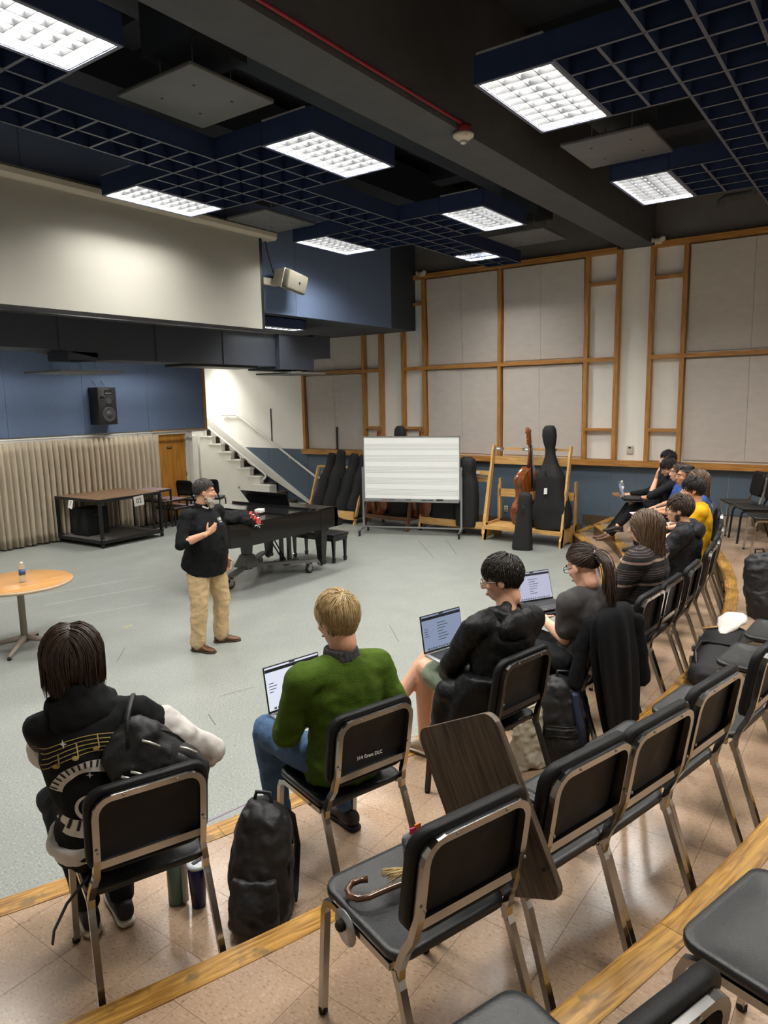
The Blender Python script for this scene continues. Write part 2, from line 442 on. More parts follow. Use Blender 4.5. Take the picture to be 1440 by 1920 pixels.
for (a, b, sp) in ((6.315, 7.945, 7.13), (4.635, 6.245, 5.48), (1.335, 2.945, 1.98), (-.365, 1.265, .45), (-2.06, -.44, -1.25), (9.565, 11.265, 10.42)):
    for (z0, z1, d0, d1) in ((1.41, 3.095, .03, .085), (3.185, 4.885, .03, .10)):
        for (u, v) in ((a+.03, sp-.002), (sp+.002, b-.03)):
            panel(u, v, z0+.02, z1-.015, FABRIC_TAUPE, d0, d1, 'fabric_panel')
# narrow slots and the socket plate in the wall
SLOT = mat('slot_dark', '2b2a28', .8)
MB().box(XW-.012, XW-.001, 12.455, 12.485, 1.55, 2.36).build('wall_slot', SLOT, wr)
MB().box(XW-.10, XW-.06, 10.335, 10.36, 1.42, 1.93).build('wall_slot', SLOT, wr)

# --- curtain wall (Y = 12.78): pale lower wall, blue fabric panels above, doorway
wf = S(MB().box(-1.5, 9.46, YF, YF+.2, 0, 3.95).build('wall_front', WHITE_P))
MB().box(9.46, 10.36, YF, YF+.2, 1.93, 3.95).build('door_head', WHITE_P, wf)
MB().box(10.36, 10.86, YF, YF+.2, 1.90, 3.95).build('wall_return', WHITE_P, wf)
MB().box(10.36, 10.46, YF, YF+.2, 0, 1.95).build('door_jamb_wall', WHITE_P, wf)
xs = [-1.45, .35, 1.85, 3.35, 4.85, 6.40, 7.88, 9.32, 10.80]
for a, b in zip(xs, xs[1:]):
    MB().box(a+.003, b-.003, YF-.035, YF-.001, 1.97, 3.9).build('fabric_panel', FABRIC_BLUE, wf)
MB().box(10.80, 10.87, YF-.05, YF+.02, 1.93, 3.9).build('oak_edge', OAK_TRIM, wf)
MB().box(9.4, 10.86, YF-.045, YF-.002, 1.925, 1.965).build('oak_sill', OAK_TRIM_H, wf)

# door with its white frame
dr = S(MB().box(9.52, 10.27, YF+.02, YF+.06, .01, 1.87).build('door_1', wood('oak_door', 'ad7427', 'c98f3d', .4, axis=2, scale=.5)))
MB().box(9.78, 9.90, YF+.012, YF+.022, 1.56, 1.60).build('door_sign', mat('sign_black', '1b1512', .5), dr)
tmb = MB()
for k in range(5): tmb.box(9.797+k*.019, 9.806+k*.019, YF+.0105, YF+.0125, 1.572+.004*(k % 2), 1.589)
tmb.build('sign_lettering', mat('sign_letters', 'c9a77c', .5), dr)
MB().box(9.44, 9.52, YF-.02, YF+.1, 0, 1.92).build('door_frame', WHITE_M, dr)
MB().box(10.27, 10.34, YF-.02, YF+.1, 0, 1.92).build('door_frame', WHITE_M, dr)
MB().box(9.52, 10.27, YF-.02, YF+.1, 1.87, 1.92).build('door_frame', WHITE_M, dr)
for z in (.35, 1.0, 1.62): MB().lathe([(.012, -.05), (.012, .05)], 8, TR(10.268, YF+.012, z)).build('hinge', STEEL, dr)

# --- stairwell: low wall, stairs, upper end wall, lowered soffit
S(MB().box(-1.5, 12.8, 15.2, 15.4, 0, 6.4).build('wall_far', WHITE_P))
S(MB().box(10.46, 11.95, 14.4, 14.5, 0, 1.72).build('wall_landing', WHITE_P))
S(MB().box(10.3, 10.46, YF+.2, 14.4, 0, 3.9).build('wall_passage', WHITE_P))
so = S(MB().box(-1.5, 12.6, 8.25, 15.3, 3.9, 6.35).build('ceiling_soffit', SLATE))
xs = [-1.45, 0.05, 1.55, 3.05, 4.55, 6.05, 7.55, 9.02, 10.45, 11.75]
for a, b in zip(xs, xs[1:]):
    MB().box(a+.003, b-.003, 8.215, 8.249, 3.902, 6.3).build('fabric_panel', FABRIC_BLUE, so)
MB().box(11.755, 12.6, 8.215, 8.249, 3.902, 6.3).build('end_panel', SLATE, so)
MB().ell((10.2, 9.1, 3.895), .03, .03, .012).build('sprinkler', STEEL, so)

# --- remaining enclosure
S(MB().box(-1.7, -1.5, -2.8, 15.4, 0, 6.4).build('wall_left', WHITE_P))
wb_ = S(MB().box(-1.6, 12.8, -2.8, -2.6, 0, 6.4).build('wall_back', WHITE_P))
S(MB().box(-1.6, 12.8, -2.8, 15.4, 6.35, 6.5).build('ceiling', DARKCEIL))
bm_ = S(MB().box(-1.5, 12.64, 3.51, 4.00, 4.955, 6.36).build('ceiling_beam', CONCRETE))
# ductwork and joists painted dark above the grid
S(MB().box(-1.5, 12.64, 4.35, 5.55, 5.75, 6.2).build('ceiling_duct', SLATE))
S(MB().box(-1.5, 12.64, 6.6, 7.4, 5.65, 6.15).build('ceiling_duct', DARKCEIL))
S(MB().box(-1.5, 12.64, .2, 1.1, 5.75, 6.25).build('ceiling_duct', SLATE))
for x in (1.2, 4.6, 7.6, 10.6):
    S(MB().box(x, x+.35, -2.6, 8.2, 6.05, 6.36).build('ceiling_joist', DARKCEIL))

# red conduit and smoke detector under the beam
tag(MB().tube([(-1.2, 3.47, 5.00), (6.12, 3.47, 5.00)], .014, 8).build('conduit', mat('red_paint', '8d1f2c', .5)), 'red painted conduit running along the concrete ceiling beam', 'conduit')
t = empty('smoke_detector', (6.22, 3.5, 4.93), 0, 'cream round fire detector on a red base under the ceiling beam', 'fire detector')
MB().lathe([(.05, .0), (.075, .005), (.075, .05), (.07, .08)], 20).build('base', MATS['red_paint'], t)
CREAM = mat('cream_plastic', 'cbc5b6', .45)
MB().lathe([(.03, -.055), (.06, -.045), (.095, -.02), (.1, 0), (.08, .012)], 24).build('body', CREAM, t)
MB().lathe([(.012, -.085), (.03, -.08), (.034, -.055)], 16).build('strobe_lens', mat('clear_lens', 'c9c9c4', .1, .3), t)

# text helper: flat lettering turned into a mesh
def text(name, s, size, m, parent, M, ext=.0006):
    cu = bpy.data.curves.new(name, 'FONT'); cu.body = s; cu.size = size; cu.extrude = ext; cu.align_x = 'CENTER'; cu.align_y = 'CENTER'; cu.resolution_u = 2
    o = bpy.data.objects.new(name, cu); COL.objects.link(o)
    me = bpy.data.meshes.new_from_object(o.evaluated_get(bpy.context.evaluated_depsgraph_get()))
    bpy.data.objects.remove(o); bpy.data.curves.remove(cu)
    me.transform(M); me.materials.clear()
    return link(name, me, parent, m)
text('lettering', 'FIRE', .04, MATS['red_paint'], t, TR(-.075, -.045, -.02) @ Matrix.Rotation(R_(-60), 4, 'Z') @ Matrix.Rotation(R_(115), 4, 'X'))

# --- open ceiling grid ("clouds") : blue blades with a grey cap along the bottom edge
GZ, GH, GM = 4.84, .20, .3145
blade_cache = {}
def blade(L, axis):
    key = (round(L, 3), axis)
    if key not in blade_cache:
        mb = MB(); h = L/2
        if axis == 0:
            mb.box(-h, h, -.004, .004, .003, GH); mb.cm = 1; mb.box(-h, h, -.0125, .0125, 0, .003)
        else:
            mb.box(-.004, .004, -h, h, .003, GH); mb.cm = 1; mb.box(-.0125, .0125, -h, h, 0, .003)
        me = mb.mesh('grid_blade'); me.materials.append(NAVY); me.materials.append(TBAR); blade_cache[key] = me
    return blade_cache[key]
def xblade(root, x0, x1, y): link('grid_blade', blade(x1-x0, 0), root, None, ((x0+x1)/2, y, GZ))
def yblade(root, x, y0, y1): link('grid_blade', blade(y1-y0, 1), root, None, (x, (y0+y1)/2, GZ))
def cloud(root, xa, xb, ya, nband, branches, sides):
    """band of nband cells from x=xa..xb starting at ya; branches at x list, each two cells deep plus a light"""
    yb = ya+nband*GM
    for k in range(nband+1): xblade(root, xa, xb, ya+k*GM)
    nx = round((xb-xa)/GM)
    for k in range(nx+1): yblade(root, xa+k*GM, ya, yb)
    for (bx, sgn) in branches:
        y0 = yb if sgn > 0 else ya
        for k in (1, 2): xblade(root, bx, bx+4*GM, y0+sgn*k*GM)
        for k in range(5): yblade(root, bx+k*GM, min(y0, y0+sgn*2*GM), max(y0, y0+sgn*2*GM))
ga = S(empty('ceiling_grid', (0, 0, 0)))
BX = [-1.215+.0, 1.93, 5.065, 8.21]
cloud(ga, BX[1]-10*GM, BX[1]+int(32)*GM-.13+.0, 5.605, 2, [(x, s) for x in BX[1:] for s in (1, -1)], 0) if False else None
xa = BX[2]-20*GM
cloud(ga, xa, xa+42*GM-.315*0-.0, 5.605, 2, [(x, s) for x in BX[1:] for s in (1, -1)], 0)
gb = S(empty('ceiling_grid', (0, 0, 0)))
BXR = [1.995, 5.14, 8.245]
xa2 = BXR[1]-20*GM
cloud(gb, xa2, xa2+42*GM, .915, 2, [(x, s) for x in BXR for s in (1, -1)], 0)

# --- ceiling troffers
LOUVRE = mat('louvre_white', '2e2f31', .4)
lens_n = [0]
def make_troffer(w_=.63, l_=1.255, ncol=4, nrow=9, hh=.20):
    """fixture, long axis X, origin at the centre of its bottom face"""
    t = empty('ceiling_light')
    h = MB(); hw, hl = w_/2, l_/2
    for (a, b, c, d) in ((-hl, hl, -hw, -hw+.012), (-hl, hl, hw-.012, hw), (-hl, -hl+.012, -hw, hw), (hl-.012, hl, -hw, hw)): h.box(a, b, c, d, .002, hh)
    h.box(-hl, hl, -hw, hw, .15, .16)
    h.build('housing', NAVY, t)
    f = MB()
    for (a, b, c, d) in ((-hl, hl, -hw, -hw+.03), (-hl, hl, hw-.03, hw), (-hl, -hl+.03, -hw, hw), (hl-.03, hl, -hw, hw)): f.box(a, b, c, d, -.004, .004)
    f.build('frame', mat('frame_grey_blue', '596074', .5), t)
    iw, il = hw-.032, hl-.032
    rf = MB()
    rf.box(-il, il, -iw, -iw+.004, .005, .145); rf.box(-il, il, iw-.004, iw, .005, .145); rf.box(-il, -il+.004, -iw, iw, .005, .145); rf.box(il-.004, il, -iw, iw, .005, .145)
    rf.box(-il, il, -iw, iw, .146, .149)
    rf.build('reflector', mat('reflector_white', 'd8d8d4', .5), t)
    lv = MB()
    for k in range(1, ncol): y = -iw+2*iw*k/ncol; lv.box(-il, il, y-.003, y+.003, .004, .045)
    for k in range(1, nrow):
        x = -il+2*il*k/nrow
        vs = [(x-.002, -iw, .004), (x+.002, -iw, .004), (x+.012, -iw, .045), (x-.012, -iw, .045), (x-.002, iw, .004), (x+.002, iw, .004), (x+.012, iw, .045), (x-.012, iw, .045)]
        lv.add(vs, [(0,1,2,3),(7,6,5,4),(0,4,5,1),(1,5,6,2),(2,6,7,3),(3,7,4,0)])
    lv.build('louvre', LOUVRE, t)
    if hh > .17: MB().box(-hl-.004, -hl+.02, -hw+.08, hw-.02, hh+.002, hh+.016).build('top_strip', mat('strip_grey', '8d8f92', .5), t)
    return t, iw, il
def add_lamp(t, iw, il, watts):
    """two fluorescent tubes inside the troffer"""
    for sy in (-.5, .5):
        ld = bpy.data.lights.new('tube_lamp', 'AREA'); ld.shape = 'RECTANGLE'; ld.size = 2*il-.02; ld.size_y = iw*.62; ld.energy = watts/2; ld.color = LAMP_COL
        lo = bpy.data.objects.new('tube_lamp', ld); COL.objects.link(lo); lo.parent = t; lo.location = (0, sy*iw, .10)
LIGHTS = []
for bx in BX[1:]:
    LIGHTS += [(bx+2*GM, 5.605-2*GM-.314), (bx+2*GM, 5.605+4*GM+.314)]
for bx in BXR:
    LIGHTS += [(bx+2*GM, .915+4*GM+.316), (bx+2*GM, .915-2*GM-.316)]
WHERE = {0: 'large troffer ceiling light at the upper left corner over the screen side', 1: 'troffer ceiling light above the left end of the projection screen',
 2: 'bright troffer ceiling light between the concrete beam and the square white ceiling plate', 3: 'troffer ceiling light hanging right in front of the projection screen',
 4: 'troffer ceiling light beside the beam, second from the panelled wall', 5: 'troffer ceiling light in front of the blue soffit beside the small white loudspeaker',
 6: 'troffer ceiling light over the back row behind the camera', 7: 'troffer ceiling light over the rear wall at the near end',
 8: 'largest bright troffer ceiling light right of the fire detector', 9: 'troffer ceiling light over the rear wall, middle one',
 10: 'troffer ceiling light above the panelled wall near the pipe elbow', 11: 'troffer ceiling light over the rear wall at the far end'}
proto = None
for k, (x, y) in enumerate(LIGHTS):
    if proto is None:
        proto, IW, IL = make_troffer(); t = proto
    else: t = copy_tree(proto)
    t.location = (x, y, GZ); tag(t, WHERE[k], 'ceiling light', 'troffer lights in the open ceiling grid')
for k, t in enumerate([o for o in bpy.data.objects if o.name.startswith('ceiling_light') and o.parent is None]): add_lamp(t, IW, IL, LAMP_W)
t, iw, il = make_troffer(.62, .62, 4, 4); t.location = (11.0-.02, 5.605+GM, GZ-.001)
tag(t, 'small square ceiling light at the end of the grid by the panelled wall', 'ceiling light', 'troffer lights in the open ceiling grid'); add_lamp(t, iw, il, LAMP_W*.9)

# recessed lights under the soffit, over the curtain wall and the stairs
for (x, y, lab) in ((2.6, 11.3, 'recessed light under the soffit at the far left'), (5.6, 11.3, 'recessed light under the soffit over the middle of the curtain'), (8.6, 11.3, 'recessed light under the soffit over the black loudspeaker'), (11.5, 14.2, 'recessed light under the soffit over the stairs'), (8.9, 8.62, 'recessed light just under the soffit edge beside the screen')):
    t, iw, il = make_troffer(.32, 1.25, 2, 9, .16); t.location = (x, y, 3.735); tag(t, lab, 'ceiling light', 'recessed lights under the soffit'); add_lamp(t, iw, il, LAMP_W*(.9 if y > 9 else .2))
# --- square white plates hung below the ceiling diffusers
PLATE = mat('plate_grey', '606264', .6)
def plate(x0, x1, y0, y1, z, label):
    t = empty('ceiling_plate', ((x0+x1)/2, (y0+y1)/2, z), 0, label, 'ceiling plate', 'plates hung under the air diffusers')
    a, b = (x1-x0)/2, (y1-y0)/2
    MB().rbox(-a, a, -b, b, 0, .035, .005, 1).build('panel', PLATE, t)
    for (sx, sy) in ((1,1),(1,-1),(-1,1),(-1,-1)):
        MB().tube([(sx*.2, sy*.2, .03), (sx*.2, sy*.2, .45)], .006, 6).build('hanger_rod', STEEL, t)
        MB().lathe([(.012, -.004), (.012, .001)], 8, TR(sx*.2, sy*.2, 0)).build('bolt', BLACK, t)
    MB().box(-.3, .3, -.3, .3, .3, .78).build('diffuser_box', SLATE, t)
plate(3.87, 4.76, 4.5, 5.41, 5.0, 'large square grey ceiling plate with four bolts between the two left lights')
plate(7.31, 8.2, 2.13, 3.0, 5.0, 'square grey ceiling plate between the two lights right of the beam')
plate(7.15, 8.15, 7.0, 7.75, 5.0, 'square grey ceiling plate over the right end of the projection screen')
plate(10.52, 11.45, 4.56, 5.5, 5.0, 'square grey ceiling plate nearest the panelled wall left of the beam')

# sprinkler pipe with elbow
t = empty('sprinkler_pipe', (11.2, 1.75, 5.25), 0, 'dark grey overhead pipe ending in an elbow before the panelled wall', 'pipe')
MB().tube([(-8, 0.1, .3), (0, 0.1, .3), (.25, .1, .2), (.28, .1, .05)], .045, 10).build('pipe_run', CONCRETE, t)
MB().tube([(.28, .1, .05), (.3, .12, 0), (.3, .5, 0), (.3, .55, -.03), (.3, .57, -.12)], .045, 10).build('elbow', CONCRETE, t)
MB().lathe([(.06, -.04), (.06, .04)], 12, TR(.28, .1, .06)).build('clamp', CONCRETE, t)
MB().tube([(.1, .1, .26), (.1, .1, 1.1)], .008, 6).build('hanger_rod', STEEL, t)
# ================================================================== FURNITURE
def rrect(w, h, r, n=5):
    """rounded rectangle outline, centred"""
    pts = []
    for (cx, cy, a0) in ((w/2-r, h/2-r, 0), (-w/2+r, h/2-r, 90), (-w/2+r, -h/2+r, 180), (w/2-r, -h/2+r, 270)):
        for k in range(n+1):
            a = R_(a0+90*k/n); pts.append((cx+r*math.cos(a), cy+r*math.sin(a)))
    return pts
def shell(outline, fn, rings_top, rings_bot):
    """closed shell over an outline: rings are (scale, offset); fn(u, v, off) -> 3d"""
    vs = []; fs = []; n = len(outline)
    allr = rings_top[::-1]+rings_bot
    for (s, off) in allr:
        for (u, v) in outline: vs.append(fn(u*s, v*s, off))
    for i in range(len(allr)-1):
        for k in range(n):
            k2 = (k+1) % n; fs.append((i*n+k, i*n+k2, (i+1)*n+k2, (i+1)*n+k))
    fs += [tuple(range(n))[::-1], tuple((len(allr)-1)*n+k for k in range(n))]
    return vs, fs

BLACK_TUBE = mat('black_tube', '18181a', .35, .3)
WORN_SEAT = mat('worn_black_seat', '191b1d', .4, var=.25, vscale=7, bump=.15, bscale=300)
def make_chair(frame, desk_bracket=False):
    t = empty('music_chair')
    ol = rrect(.43, .40, .055)
    def fs_(u, v, off): return (u, .195+v, .468+off+.012*(v/.2)**2*(1 if v > 0 else .4))
    v_, f_ = shell(ol, fs_, [(1.0, -.008), (.985, 0), (.9, -.002), (.75, -.012), (.45, -.016), (.1, -.016)], [(1.0, -.022), (.97, -.027), (.5, -.027), (.1, -.027)])
    MB().add(v_, f_, True).build('seat', WORN_SEAT, t)
    ol = rrect(.425, .335, .07, 6)
    def fb(u, v, off):
        h = .715+v; y = -.028-(h-.56)*.16-.022*math.cos(min(1, abs(u)/.21)*PI/2)
        return (u, y+off, h)
    v_, f_ = shell(ol, fb, [(.93, .034), (.75, .034), (.1, .034)][::1][::1], [(1.0, .026), (1.0, .0), (.97, -.006), (.90, -.006), (.87, .012), (.1, .014)])
    MB().add(v_, f_, True).build('backrest', BLACK_POLY, t)
    path = [(.205, .0, .40), (.204, -.004, .45), (.195, -.02, .505), (.186, -.04, .545), (.184, -.062, .62), (.184, -.088, .79)]
    cr = [(.184-.055*(1-math.cos(R_(a))), -.088-.010*math.sin(R_(a)), .79+.062*math.sin(R_(a))) for a in (22, 45, 68, 90)]
    full = path+cr
    full = full+[(-x, y, z) for (x, y, z) in full[::-1]]
    MB().tube(full, .0115, square=True).build('back_frame', frame, t)
    MB().box(-.18, .18, -.055, -.043, .575, .603).build('crossbar', frame, t)
    for s in (-1, 1):
        MB().tube([(s*.206, .01, .435), (s*.207, -.012, .39), (s*.217, -.15, .012)], .0115, square=True).build('leg', frame, t)
        MB().tube([(s*.205, .03, .43), (s*.205, .33, .432), (s*.207, .365, .42), (s*.209, .378, .385), (s*.213, .41, .012)], .0115, square=True).build('leg', frame, t)
        for y in (-.15, .41): MB().lathe([(.014, 0), (.016, .004), (.016, .018), (.012, .022)], 8, TR(s*(.217 if y < 0 else .213), y, 0)).build('glide', RUBBER, t)
        for (z, y) in ((.66, -.08), ): MB().lathe([(.006, 0), (.005, .003)], 6, M4(rot_to((0, -1, 0)), (s*.184, y-.008, z))).build('rivet', STEEL, t)
        MB().lathe([(.006, 0), (.005, .003)], 6, M4(rot_to((0, -1, 0)), (s*.09, -.109, .852))).build('rivet', STEEL, t)
    MB().box(-.2, .2, .05, .07, .418, .44).build('brace', frame, t); MB().box(-.2, .2, .30, .32, .418, .44).build('brace', frame, t)
    if desk_bracket:
        MB().lathe([(.055, 0), (.055, .004)], 16, M4(rot_to((-1, 0, 0)), (-.222, .24, .42))).build('tablet_bracket', STEEL, t)
        MB().lathe([(.018, 0), (.018, .012), (.012, .02)], 10, M4(rot_to((-1, 0, 0)), (-.227, .25, .425))).build('bracket_knob', RUBBER, t)
    return t
chairA = make_chair(CHROME); chairC = make_chair(CHROME, True)
chairB = make_chair(BLACK_TUBE)
used = set()
def chair_at(phi_deg, R, z, label, group, proto=None):
    proto = proto or chairA
    if proto.name in used: t = copy_tree(proto)
    else: t = proto; used.add(proto.name)
    a = R_(phi_deg); x, y = on_arc(a, R)
    t.location = (x, y, z); t.rotation_euler = (0, 0, a)
    return tag(t, label, 'chair', group)
SEATS = {}
def seat(key, phi, R, lev, label, proto=None, group='black music chairs on the tiers'):
    z = TIERS[lev][1]; SEATS[key] = (phi, R, z)
    return chair_at(phi, R, z, label, group, proto)
seat('W', -21.31, 11.55, 1, 'chrome-framed black chair under the woman in the printed piano-key hoodie')
chG = seat('G', -16.68, 11.56, 1, 'chrome-framed black chair with white handwriting under the person in the green sweater')
seat('M', -11.92, 11.58, 1, 'all-black framed chair under the person in the black hooded jacket', chairB)
seat('P', -7.5, 11.58, 1, 'chair draped with a black fleece under the person with a ponytail')
seat('B3', -4.5, 11.57, 1, 'empty chrome-framed front row chair just behind the draped black fleece')
seat('B4', -2.31, 11.57, 1, 'chrome-framed chair under the long-haired person in the striped shirt')
seat('B5', .3, 11.58, 1, 'empty front row chair between the striped shirt and the dark raincoat')
seat('B6', 4.1, 11.58, 1, 'chrome-framed chair under the person in glasses and dark raincoat')
seat('B7', 7.0, 11.58, 1, 'empty front row chair between the dark raincoat and the yellow shirt')
seat('B8', 10.3, 11.58, 1, 'front row chair under the person in the yellow shirt')
seat('B9', 14.3, 11.58, 1, 'front row chair under the long-haired person in blue behind the yellow shirt')
seat('B10', 18.6, 11.55, 1, 'front row chair under the person in black with brown boots')
seat('B11', 21.0, 11.5, 1, 'front row chair under the partly hidden person in blue')
seat('B12', 23.7, 11.5, 1, 'front row chair under the person with a hand at the mouth')
seat('B13', 26.6, 11.5, 1, 'front row chair farthest along the row under the dark-haired person')
seat('U', -18.56, 12.58, 2, 'empty second row chair with the cane umbrella lying on its seat', chairC)
seat('C2', -16.26, 12.57, 2, 'empty second row chair with the wood-grain tablet board leaning beside it')
seat('C3', -14.5, 12.58, 2, 'empty second row chair overlapped by the one next to the tablet board')
seat('C4', -12.35, 12.56, 2, 'empty second row chair right beside the black instrument case on the floor')
seat('C5', -9.6, 12.57, 2, 'second row chair cut off by the picture edge, level with the instrument case', chairC)
seat('C6', -5.6, 12.57, 2, 'second row chair whose seat shows behind the instrument case')
seat('C7', -2.9, 12.57, 2, 'second row chair beside the white cloth on the instrument case')
seat('D1', 26.1, 12.53, 2, 'empty far chair standing closest to the panelled wall')
seat('D2', 23.6, 12.55, 2, 'empty far black-legged chair, middle of the three by the panelled wall', chairB)
seat('D3', 19.9, 12.55, 2, 'empty far chair, nearest of the three by the panelled wall')
seat('E1', -20.2, 13.36, 3, 'nearest chair at the bottom edge, seen from above its backrest')
seat('E2', -16.5, 13.49, 3, 'nearest empty chair seat at the lower right corner')
# handwriting on one chair back
text('handwriting', '314 Grant DLC', .021, WHITE_PAPER, chG, TR(-.02, -.068, .66) @ Matrix.Rotation(R_(4), 4, 'Y') @ Matrix.Rotation(R_(83), 4, 'X'))

# writing tablet folded upright between two second-row chairs
def wood_dark():
    m = wood('dark_woodgrain', '30271f', '665645', .45, axis=1, scale=1.6); return m
phi, R, z = SEATS['U']; a = R_(phi)
tb = empty('tablet_board', (*on_arc(a, R), z), a, 'dark wood-grain writing tablet board tipped up between two second row chairs', 'tablet board')
cc = Vector((.27, .185, .80)); ang = math.atan2(.23, -.38)
ol = rrect(.445, .56, .05, 5)
mb = MB(); e1 = Vector((0, -.855, .518)); e2 = Vector((0, .438, .899)); n_ = Vector((1, 0, 0))
cen = Vector((.27, .48, .80))+e1*.2225-e2*.28
for (q0, q1, nm, m) in ((-.010, .010, 'board', wood_dark()),):
    vs = [cen+e1*u+e2*v+n_*q0 for (u, v) in ol]+[cen+e1*u+e2*v+n_*q1 for (u, v) in ol]; n = len(ol)
    fs = [tuple(range(n)), tuple(range(n, 2*n))[::-1]]+[(k, (k+1) % n, n+(k+1) % n, n+k) for k in range(n)]
    inv = Matrix((e1, e2, n_)).transposed().to_4x4(); inv.translation = cen
    mi = inv.inverted()
    o = MB().add([mi @ v for v in vs], fs).build(nm, m, tb); o.matrix_local = inv
MB().tube([cen-e2*.1+n_*.012, cen-e2*.24+n_*.012, Vector((.275, .10, .44))], .012, 8).build('support_arm', STEEL, tb)
for q in (-.2, -.05, .1): MB().lathe([(.007, 0), (.006, .003)], 8, M4(rot_to((-1, 0, 0)), cen+e1*.2+e2*q-n_*.010)).build('screw', BLACK, tb)

# --- curtain and its rod
CURT = mat('beige_drape', 'b5a994', .9, var=.06, vscale=3, bump=.15, bscale=300)
def curtain(name, x0, x1, yc, z0, z1, label):
    n = int((x1-x0)/.0125); vs = []; fs = []
    rnd = random.Random(3); ph = 0; rows = 10
    phs = []
    for i in range(n+1):
        ph += .0125*2*PI/(.115*(1+.25*noise.noise((i*.02, 0, 0)))); phs.append(ph)
    for j in range(rows+1):
        t = j/rows
        for i in range(n+1):
            x = x0+(x1-x0)*i/n
            A = (.055*(1-.75*t**6)+.012)*(1+.35*noise.noise((i*.03, 7, t*.6)))
            if t > .93: A = .018
            vs.append((x+.02*math.sin(phs[i]*.5+t)*(1-t), yc+A*math.sin(phs[i]+.4*noise.noise((x*.7, t*1.3, 2))*(1-t)), z0+(z1-z0)*t+(.012*noise.noise((x*2, 0, 5)) if j == 0 else 0)))
    for j in range(rows):
        for i in range(n): fs.append((j*(n+1)+i, j*(n+1)+i+1, (j+1)*(n+1)+i+1, (j+1)*(n+1)+i))
    t = empty(name, (0, 0, 0), 0, label, 'curtain')
    o = MB().add(vs, fs, True).build('drape', CURT, t)
    sm = o.modifiers.new('thick', 'SOLIDIFY'); sm.thickness = .004
    MB().tube([(x0-.02, yc, z1+.045), (x1+1.34, yc, z1+.045)], .018, 10).build('rod', WHITE_M, t)
    for k in range(8): 
        x = x0+.3+k*1.45
        MB().box(x-.012, x+.012, yc, YF, z1+.04, z1+.07).build('bracket', WHITE_M, t)
curtain('curtain', -1.4, 9.47, 12.64, .03, 1.885, 'long pleated beige curtain hanging below the blue wall')

# --- projection screen
t = empty('projection_screen', (5.6, 8.06, 3.56), 0, 'large pulled-down pale projection screen with black border', 'projector screen')
MB().box(-2.5, 2.47, 0, .004, .06, 1.40).build('screen_cloth', mat('screen_cloth', 'a6a59b', .7, var=.015, vscale=2), t)
MB().box(2.47, 2.53, .0, .005, .0, 1.42).build('side_border', BLACK, t); MB().box(-2.56, -2.5, 0, .005, .0, 1.42).build('side_border', BLACK, t)
MB().box(-2.5, 2.47, 0, .005, .0, .06).build('bottom_border', BLACK, t)
MB().tube([(-2.56, .002, -.005), (2.54, .002, -.005)], .016, 8).build('weight_bar', BLACK, t)
mb = MB(); pf = [(.05, 1.40), (-.06, 1.40), (-.085, 1.44), (-.085, 1.50), (-.03, 1.545), (.15, 1.545), (.15, 1.40)]
vs = [(-2.75, y, z) for y, z in pf]+[(2.78, y, z) for y, z in pf]; n = len(pf)
mb.add(vs, [tuple(range(n)), tuple(range(n, 2*n))[::-1]]+[(k, (k+1) % n, n+(k+1) % n, n+k) for k in range(n)])
mb.build('case', CREAM, t)
MB().tube([(2.7, .1, 1.42), (2.76, .1, 1.2), (2.86, .1, .95)], .008, 6).build('cable', BLACK, t)

# --- small white loudspeaker by the screen
t = empty('wall_speaker', (8.62, 7.86, 4.36), 0, 'small white angled loudspeaker mounted on the blue soffit', 'loudspeaker')
Q = TR(0, 0, 0, R_(14), R_(4), R_(14))
mb = MB(); mb.rbox(-.30, .30, -.06, .06, -.145, .145, .03, 3, Q)
mb.build('grille', mat('speaker_grille', '6f6c60', .7, bump=.4, bscale=700), t)
vs = [(-.31, .04, -.15), (.31, .04, -.15), (.31, .04, .15), (-.31, .04, .15), (-.2, .27, -.11), (.2, .27, -.11), (.2, .27, .11), (-.2, .27, .11)]
MB().add([Q @ Vector(v) for v in vs], [(3,2,1,0),(4,5,6,7),(0,1,5,4),(1,2,6,5),(2,3,7,6),(3,0,4,7)]).build('cabinet', CREAM, t)
MB().box(-.5, -.4, .30, .40, -.12, .14).build('mount_plate', CREAM, t); MB().box(-.42, -.1, .26, .34, -.05, .05).build('mount_arm', CREAM, t)
MB().box(.03, .06, -.068, -.058, -.015, .015, Q).build('badge', BLACK, t)

# --- black loudspeaker on the blue wall
t = empty('wall_speaker', (8.19, 12.43, 2.14), 0, 'black three-way loudspeaker box hung on the blue fabric wall', 'loudspeaker')
MB().rbox(-.195, .195, 0, .31, 0, .71, .006, 1).build('cabinet', mat('black_speaker', '1c1d1f', .6), t)
FWD = rot_to((0, -1, 0))
def disc(prof, x, z, name, m, y=0): MB().lathe(prof, 24, M4(FWD, (x, y, z))).build(name, m, t)
disc([(.145, 0), (.145, .008), (.125, .008), (.11, -.0+.003), (.06, .001), (.05, .012), (.02, .018)], .02, .19, 'woofer', mat('cone_grey', '3a3b3d', .5))
disc([(.06, 0), (.06, .008), (.045, .008), (.03, .004), (.012, .012)], .02, .44, 'midrange', MATS['cone_grey'])
disc([(.05, 0), (.05, .004), (.038, .004), (.034, .001)], -.11, .50, 'port', BLACK)
MB().box(-.06, .115, -.006, .002, .57, .66).build('tweeter_horn', BLACK, t); MB().box(-.04, .095, -.008, -.005, .585, .61).build('horn_lip', STEEL, t)
for x in (-.1, .1): MB().tube([(x, .15, .71), (x, .2, .75), (x, .345, .86)], .005, 6).build('eye_bolt', STEEL, t)
MB().box(-.12, .12, .31, .348, .2, .5).build('wall_bracket', BLACK, t)

